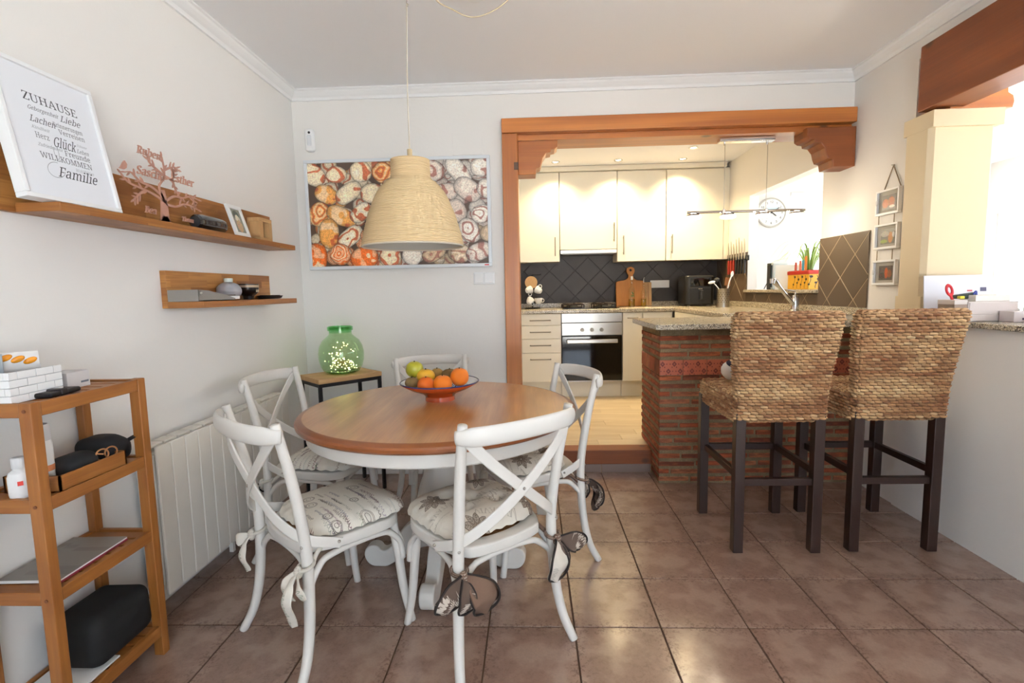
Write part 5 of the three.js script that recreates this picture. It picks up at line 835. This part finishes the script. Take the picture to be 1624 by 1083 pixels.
  const bk = thing('black_bag', 'black soft case on the bottom tier of the rack', 'bag', [-1.475, .117 + .085, -1.555]); part('case', (() => { const g = new RoundedBoxGeometry(.19, .17, .25, 8, .045), p = g.attributes.position; for (let i = 0; i < p.count; i++) { const yy = p.getY(i), k = 1 + .06 * (vn(p.getX(i) * 20 + 30, p.getZ(i) * 20 + yy * 9 + 30, 99, 99, 2) - .5); p.setXYZ(i, p.getX(i) * k, yy < -.08 ? yy : yy * k, p.getZ(i) * k); } g.computeVertexNormals(); return g; })(), M('#0c0c0d', .85), bk); part('zip', new THREE.TorusGeometry(.001, .0005, 4, 6), black, bk);
  bk.remove(bk.children[1]);
  single('paper_sheets', bb(-1.565, -1.39, .1115, .1165, -1.52, -1.33, { r: .001 }), paper, 'white paper sheets under the black case on the bottom tier', 'papers');
}
// ================================================================ SIDE TABLE AND GLASS JAR
{
  const u = [.695, -.72], v = [-.72, -.695], t = thing('side_table', 'wood-topped black metal side table in the room corner', 'side table', [-1.239, 0, -3.185], Math.atan2(.72, .695)), w = .42, d = .30, y = .79;
  part('top', box(w, .028, d, 0, y - .014, 0, { r: .002 }), lightWood, t);
  for (const sx of [-1, 1]) for (const sz of [-1, 1]) part('leg', bb(sx * (w / 2 - .012) - .01, sx * (w / 2 - .012) + .01, 0, y - .028, sz * (d / 2 - .012) - .01, sz * (d / 2 - .012) + .01, { r: .001 }), blackMetal, t);
  for (const s of [-1, 1]) { part('rail', bb(-w / 2 + .022, w / 2 - .022, y - .05, y - .029, s * (d / 2 - .012) - .008, s * (d / 2 - .012) + .008), blackMetal, t); part('rail', bb(s * (w / 2 - .012) - .008, s * (w / 2 - .012) + .008, y - .05, y - .029, -d / 2 + .022, d / 2 - .022), blackMetal, t); }
  const gl = P(new THREE.Color().setRGB(.73, .87, .69), .02, { transmission: 1, thickness: 0, ior: 1.5 });
  const J = [-1.238, y, -3.21], j = thing('glass_jar', 'round green glass jar on the side table', 'jar', J);
  part('body', lathe([[0, .004], [.085, .002], [.11, .012], [.13, .045], [.141, .09], [.142, .135], [.134, .175], [.115, .212], [.085, .238], [.072, .25], [.07, .262]], 56, 0), gl, j);
  part('neck', lathe([[.07, .262], [.07, .275], [.079, .277], [.08, .298], [.076, .303], [.071, .303], [.07, .28]], 48, .5), P(new THREE.Color().setRGB(.42, .74, .45), .03, { transmission: 1, thickness: 0 }), j);
  part('base_ring', lathe([[.03, .006], [.08, .003], [.1, .012], [.08, .014], [.03, .012]], 40, 0), P(new THREE.Color().setRGB(.3, .5, .2), .05, { transmission: .9, thickness: 0 }), j);
  const f = thing('fairy_lights', 'lit string of tiny warm lights inside the green jar', 'fairy lights', J), em = new THREE.MeshStandardMaterial({ color: '#fff', emissive: new THREE.Color().setRGB(1, .86, .5), emissiveIntensity: 10 });
  const pts = []; for (let i = 0; i < 90; i++) { const low = i < 62, a = rnd() * 6.283, r = Math.sqrt(rnd()) * (low ? .095 : .11), yy = low ? .022 + .07 * Math.pow(rnd(), 1.3) : rr(.08, .2); pts.push(V(Math.cos(a) * r * (yy > .16 ? .7 : 1), yy, Math.sin(a) * r * (yy > .16 ? .7 : 1))); }
  const sg = new THREE.IcosahedronGeometry(.0030, 1); for (const p of pts) { const m = part('light', sg, em, f); m.position.copy(p); }
  part('wire', sweep(new THREE.CatmullRomCurve3(pts), { w: .0005, h: .0005, n: 700, m: 3, up: [.1, 1, .2] }), M('#b08a4a', .4, { metalness: .8 }), f);
  const pl = new THREE.PointLight(new THREE.Color().setRGB(1, .84, .42), .022, 0, 2); pl.position.set(J[0], J[1] + .07, J[2]); pl.castShadow = true; pl.shadow.radius = 2.5; scene.add(pl);
}
// ================================================================ RIGHT WALL AND LEDGE
{
  const Z = -3.112, fw = .195, hang = thing('photo_hanger', 'three white photo frames on one cord beside the cream column', 'picture frame', [0, 0, 0]);
  [[1.70, 'topmost', [[30, 90, 30, 50, '#c98466'], [84, 80, 30, 54, '#b9785e'], [90, 130, 26, 16, '#e8e2d8']], '#7d7a78'], [1.50, 'middle', [[30, 130, 34, 20, '#8a9a4c'], [92, 90, 22, 60, '#b4763e'], [40, 50, 40, 30, '#a39c94']], '#6a6a64'], [1.287, 'lowest', [[70, 80, 16, 60, '#b4552c'], [30, 110, 28, 34, '#4a4440'], [100, 90, 20, 44, '#8c5a3c']], '#5b5450']].forEach(([y, w, bl, bg]) => {
    const h = .148, f = part('frame', [bb(-fw / 2, fw / 2, 0, .014, -.01, .012, { r: .002 }), bb(-fw / 2, fw / 2, h - .012, h, -.01, .012, { r: .002 }), bb(-fw / 2, -fw / 2 + .012, .014, h - .012, -.01, .012, { r: .002 }), bb(fw / 2 - .012, fw / 2, .014, h - .012, -.01, .012, { r: .002 })], gloss, hang); f.position.set(RW - .012, y, Z); f.rotation.y = -Math.PI / 2;
    part('mount', bb(-fw / 2 + .01, fw / 2 - .01, .01, h - .01, -.01, -.002), M('#a9a49a', .8), f); part('photo', new THREE.PlaneGeometry(.115, .085).translate(.005, h / 2 - .002, .0), portrait(bg, bl), f); part('tag', new THREE.SphereGeometry(.014, 12, 8).scale(.8, 1.2, .4).translate(-.085 + (w === 'middle' ? .16 : 0), h / 2 + .005, .012), M('#dcdcda', .6), f);
  });
  const r = hang, k = -3.095;
  part('cord', [tube([[RW - .006, 1.845, k - .07], [RW - .006, 1.978, k], [RW - .006, 1.978, k + .001]], .003, { n: 10, m: 6, up: [1, 0, 0] }), tube([[RW - .006, 1.845, k + .07], [RW - .006, 1.978, k], [RW - .006, 1.978, k - .001]], .003, { n: 10, m: 6, up: [1, 0, 0] }), ...[1.648, 1.435].flatMap(y => [-.08, .05].map(d => cyl(.0025, .0025, .06, RW - .01, y + .03, Z + d, { n: 6 })))], M('#8d7a62', .9), r);
  part('nail', cyl(.003, .003, .02, RW - .008, 1.98, k, { n: 8, rz: Math.PI / 2 }), steel, r);
}
{
  const y = 1.1085, X = 2.17;
  const pa = thing('paper_holder', 'upright white envelope leaning in front of the cream column', 'papers', [2.19, y, -2.69], 0); pa.rotation.x = -.08; part('envelope', bb(-.16, .17, 0, .225, -.003, .003, { r: .002 }), photo(512, 320, (g, w, h) => { g.fillStyle = '#dfdfe6'; g.fillRect(0, 0, w, h); g.fillStyle = 'rgba(120,120,140,.18)'; for (let i = 0; i < 6; i++) g.fillRect(180 + i * 50, 50, 14, 60); }), pa); part('red_mark', bb(.055, .08, .14, .148, .003, .0045), M('#c25a60', .6), pa); part('blue_mark', bb(.12, .15, .14, .16, .003, .0045), M('#4a4a66', .6), pa);
  const o = thing('desk_organiser', 'white desk organiser with drawers on the granite ledge', 'organiser', [2.17, y, -2.53], 0); part('body', [bb(-.1, .13, 0, .095, -.055, .055, { r: .003 })], M('#d9d0cb', .6), o); part('glitter_cup', bb(-.16, -.1, .0, .1, -.05, .05, { r: .003 }), M('#8e7c70', .6), o); part('cup_rim', bb(-.161, -.1, .082, .104, -.051, .051, { r: .002 }), M('#d6cdc6', .6), o); part('drawer', [bb(-.095, .125, .004, .03, .055, .059, { r: .001 }), bb(-.095, .125, .034, .09, .055, .058, { r: .001 })], M('#cfc4bf', .6), o); part('top_box', bb(-.06, .1, .095, .125, -.05, .045, { r: .003 }), M('#e9e0d8', .6), o);
  const sc = thing('scissors', 'red-handled scissors in the organiser', 'scissors', [2.04, y + .1, -2.53]); part('handle', [new THREE.TorusGeometry(.016, .006, 8, 20).scale(.8, 1.5, 1).rotateZ(.35).translate(-.018, .05, 0), tube([[-.012, .028, 0], [0, .0, 0], [.004, -.03, 0]], .006, { up: [0, 0, 1] })], M('#c0202c', .4), sc); part('blade', bb(-.002, .012, -.07, .0, -.002, .002), steel, sc);
  const ca = thing('dark_case', 'dark green pen case lying on the organiser', 'case', [2.1, y + .108, -2.54]); part('case', extrude(shape([[-.05, 0], [.05, 0], [.045, .03], [-.045, .018]]), .03, .003).translate(0, 0, -.015), M('#22302c', .6), ca); part('tip', tube([[.03, .02, .016], [.042, .035, .016], [.046, .015, .016]], .004, { up: [0, 0, 1] }), M('#2a3a8a', .5), ca);
  single('yellow_eraser', box(.022, .014, .02, 2.062, y + .115, -2.51, { r: .003 }), M('#d8d040', .6), 'small yellow eraser beside the red scissors', 'eraser');
  const tb = thing('tissue_box', 'small white carton in front of the organiser', 'carton', [2.245, y, -2.43], .05); part('carton', box(.08, .05, .07, 0, .025, 0, { r: .002 }), M('#d6cac8', .6), tb); part('label', box(.02, .01, .001, .01, .015, .0355), M('#5a4a6a', .6), tb);
  [[2.30, -2.50, .09, .022, 'left of the pair', '#e6e4dc'], [2.335, -2.46, .11, .02, 'right of the pair, with green pump', '#e2e4da']].forEach(([x, z, h, r, w, c]) => { const b = thing('small_bottle', `small white bottle on the ledge, ${w}`, 'bottle', [x, y, z]); part('body', lathe([[0, 0], [r, 0], [r * 1.05, .006], [r * 1.05, h * .6], [r * .5, h * .78], [r * .5, h * .8], [0, h * .8]], 20), M(c, .4), b); part('cap', cyl(r * .55, r * .55, h * .25, 0, h * .9, 0, { n: 14 }), M('#b9c4ae', .5), b); });
  const nt = thing('white_case', 'flat white case at the near end of the ledge things', 'case', [2.29, y, -2.32], .1); part('case', box(.12, .035, .08, 0, .018, 0, { r: .008, seg: 2 }), M('#e4e2e0', .5), nt); part('lid_line', box(.121, .002, .081, 0, .024, 0), M('#bdbcc0', .6), nt);
}

renderer.render(scene, camera);
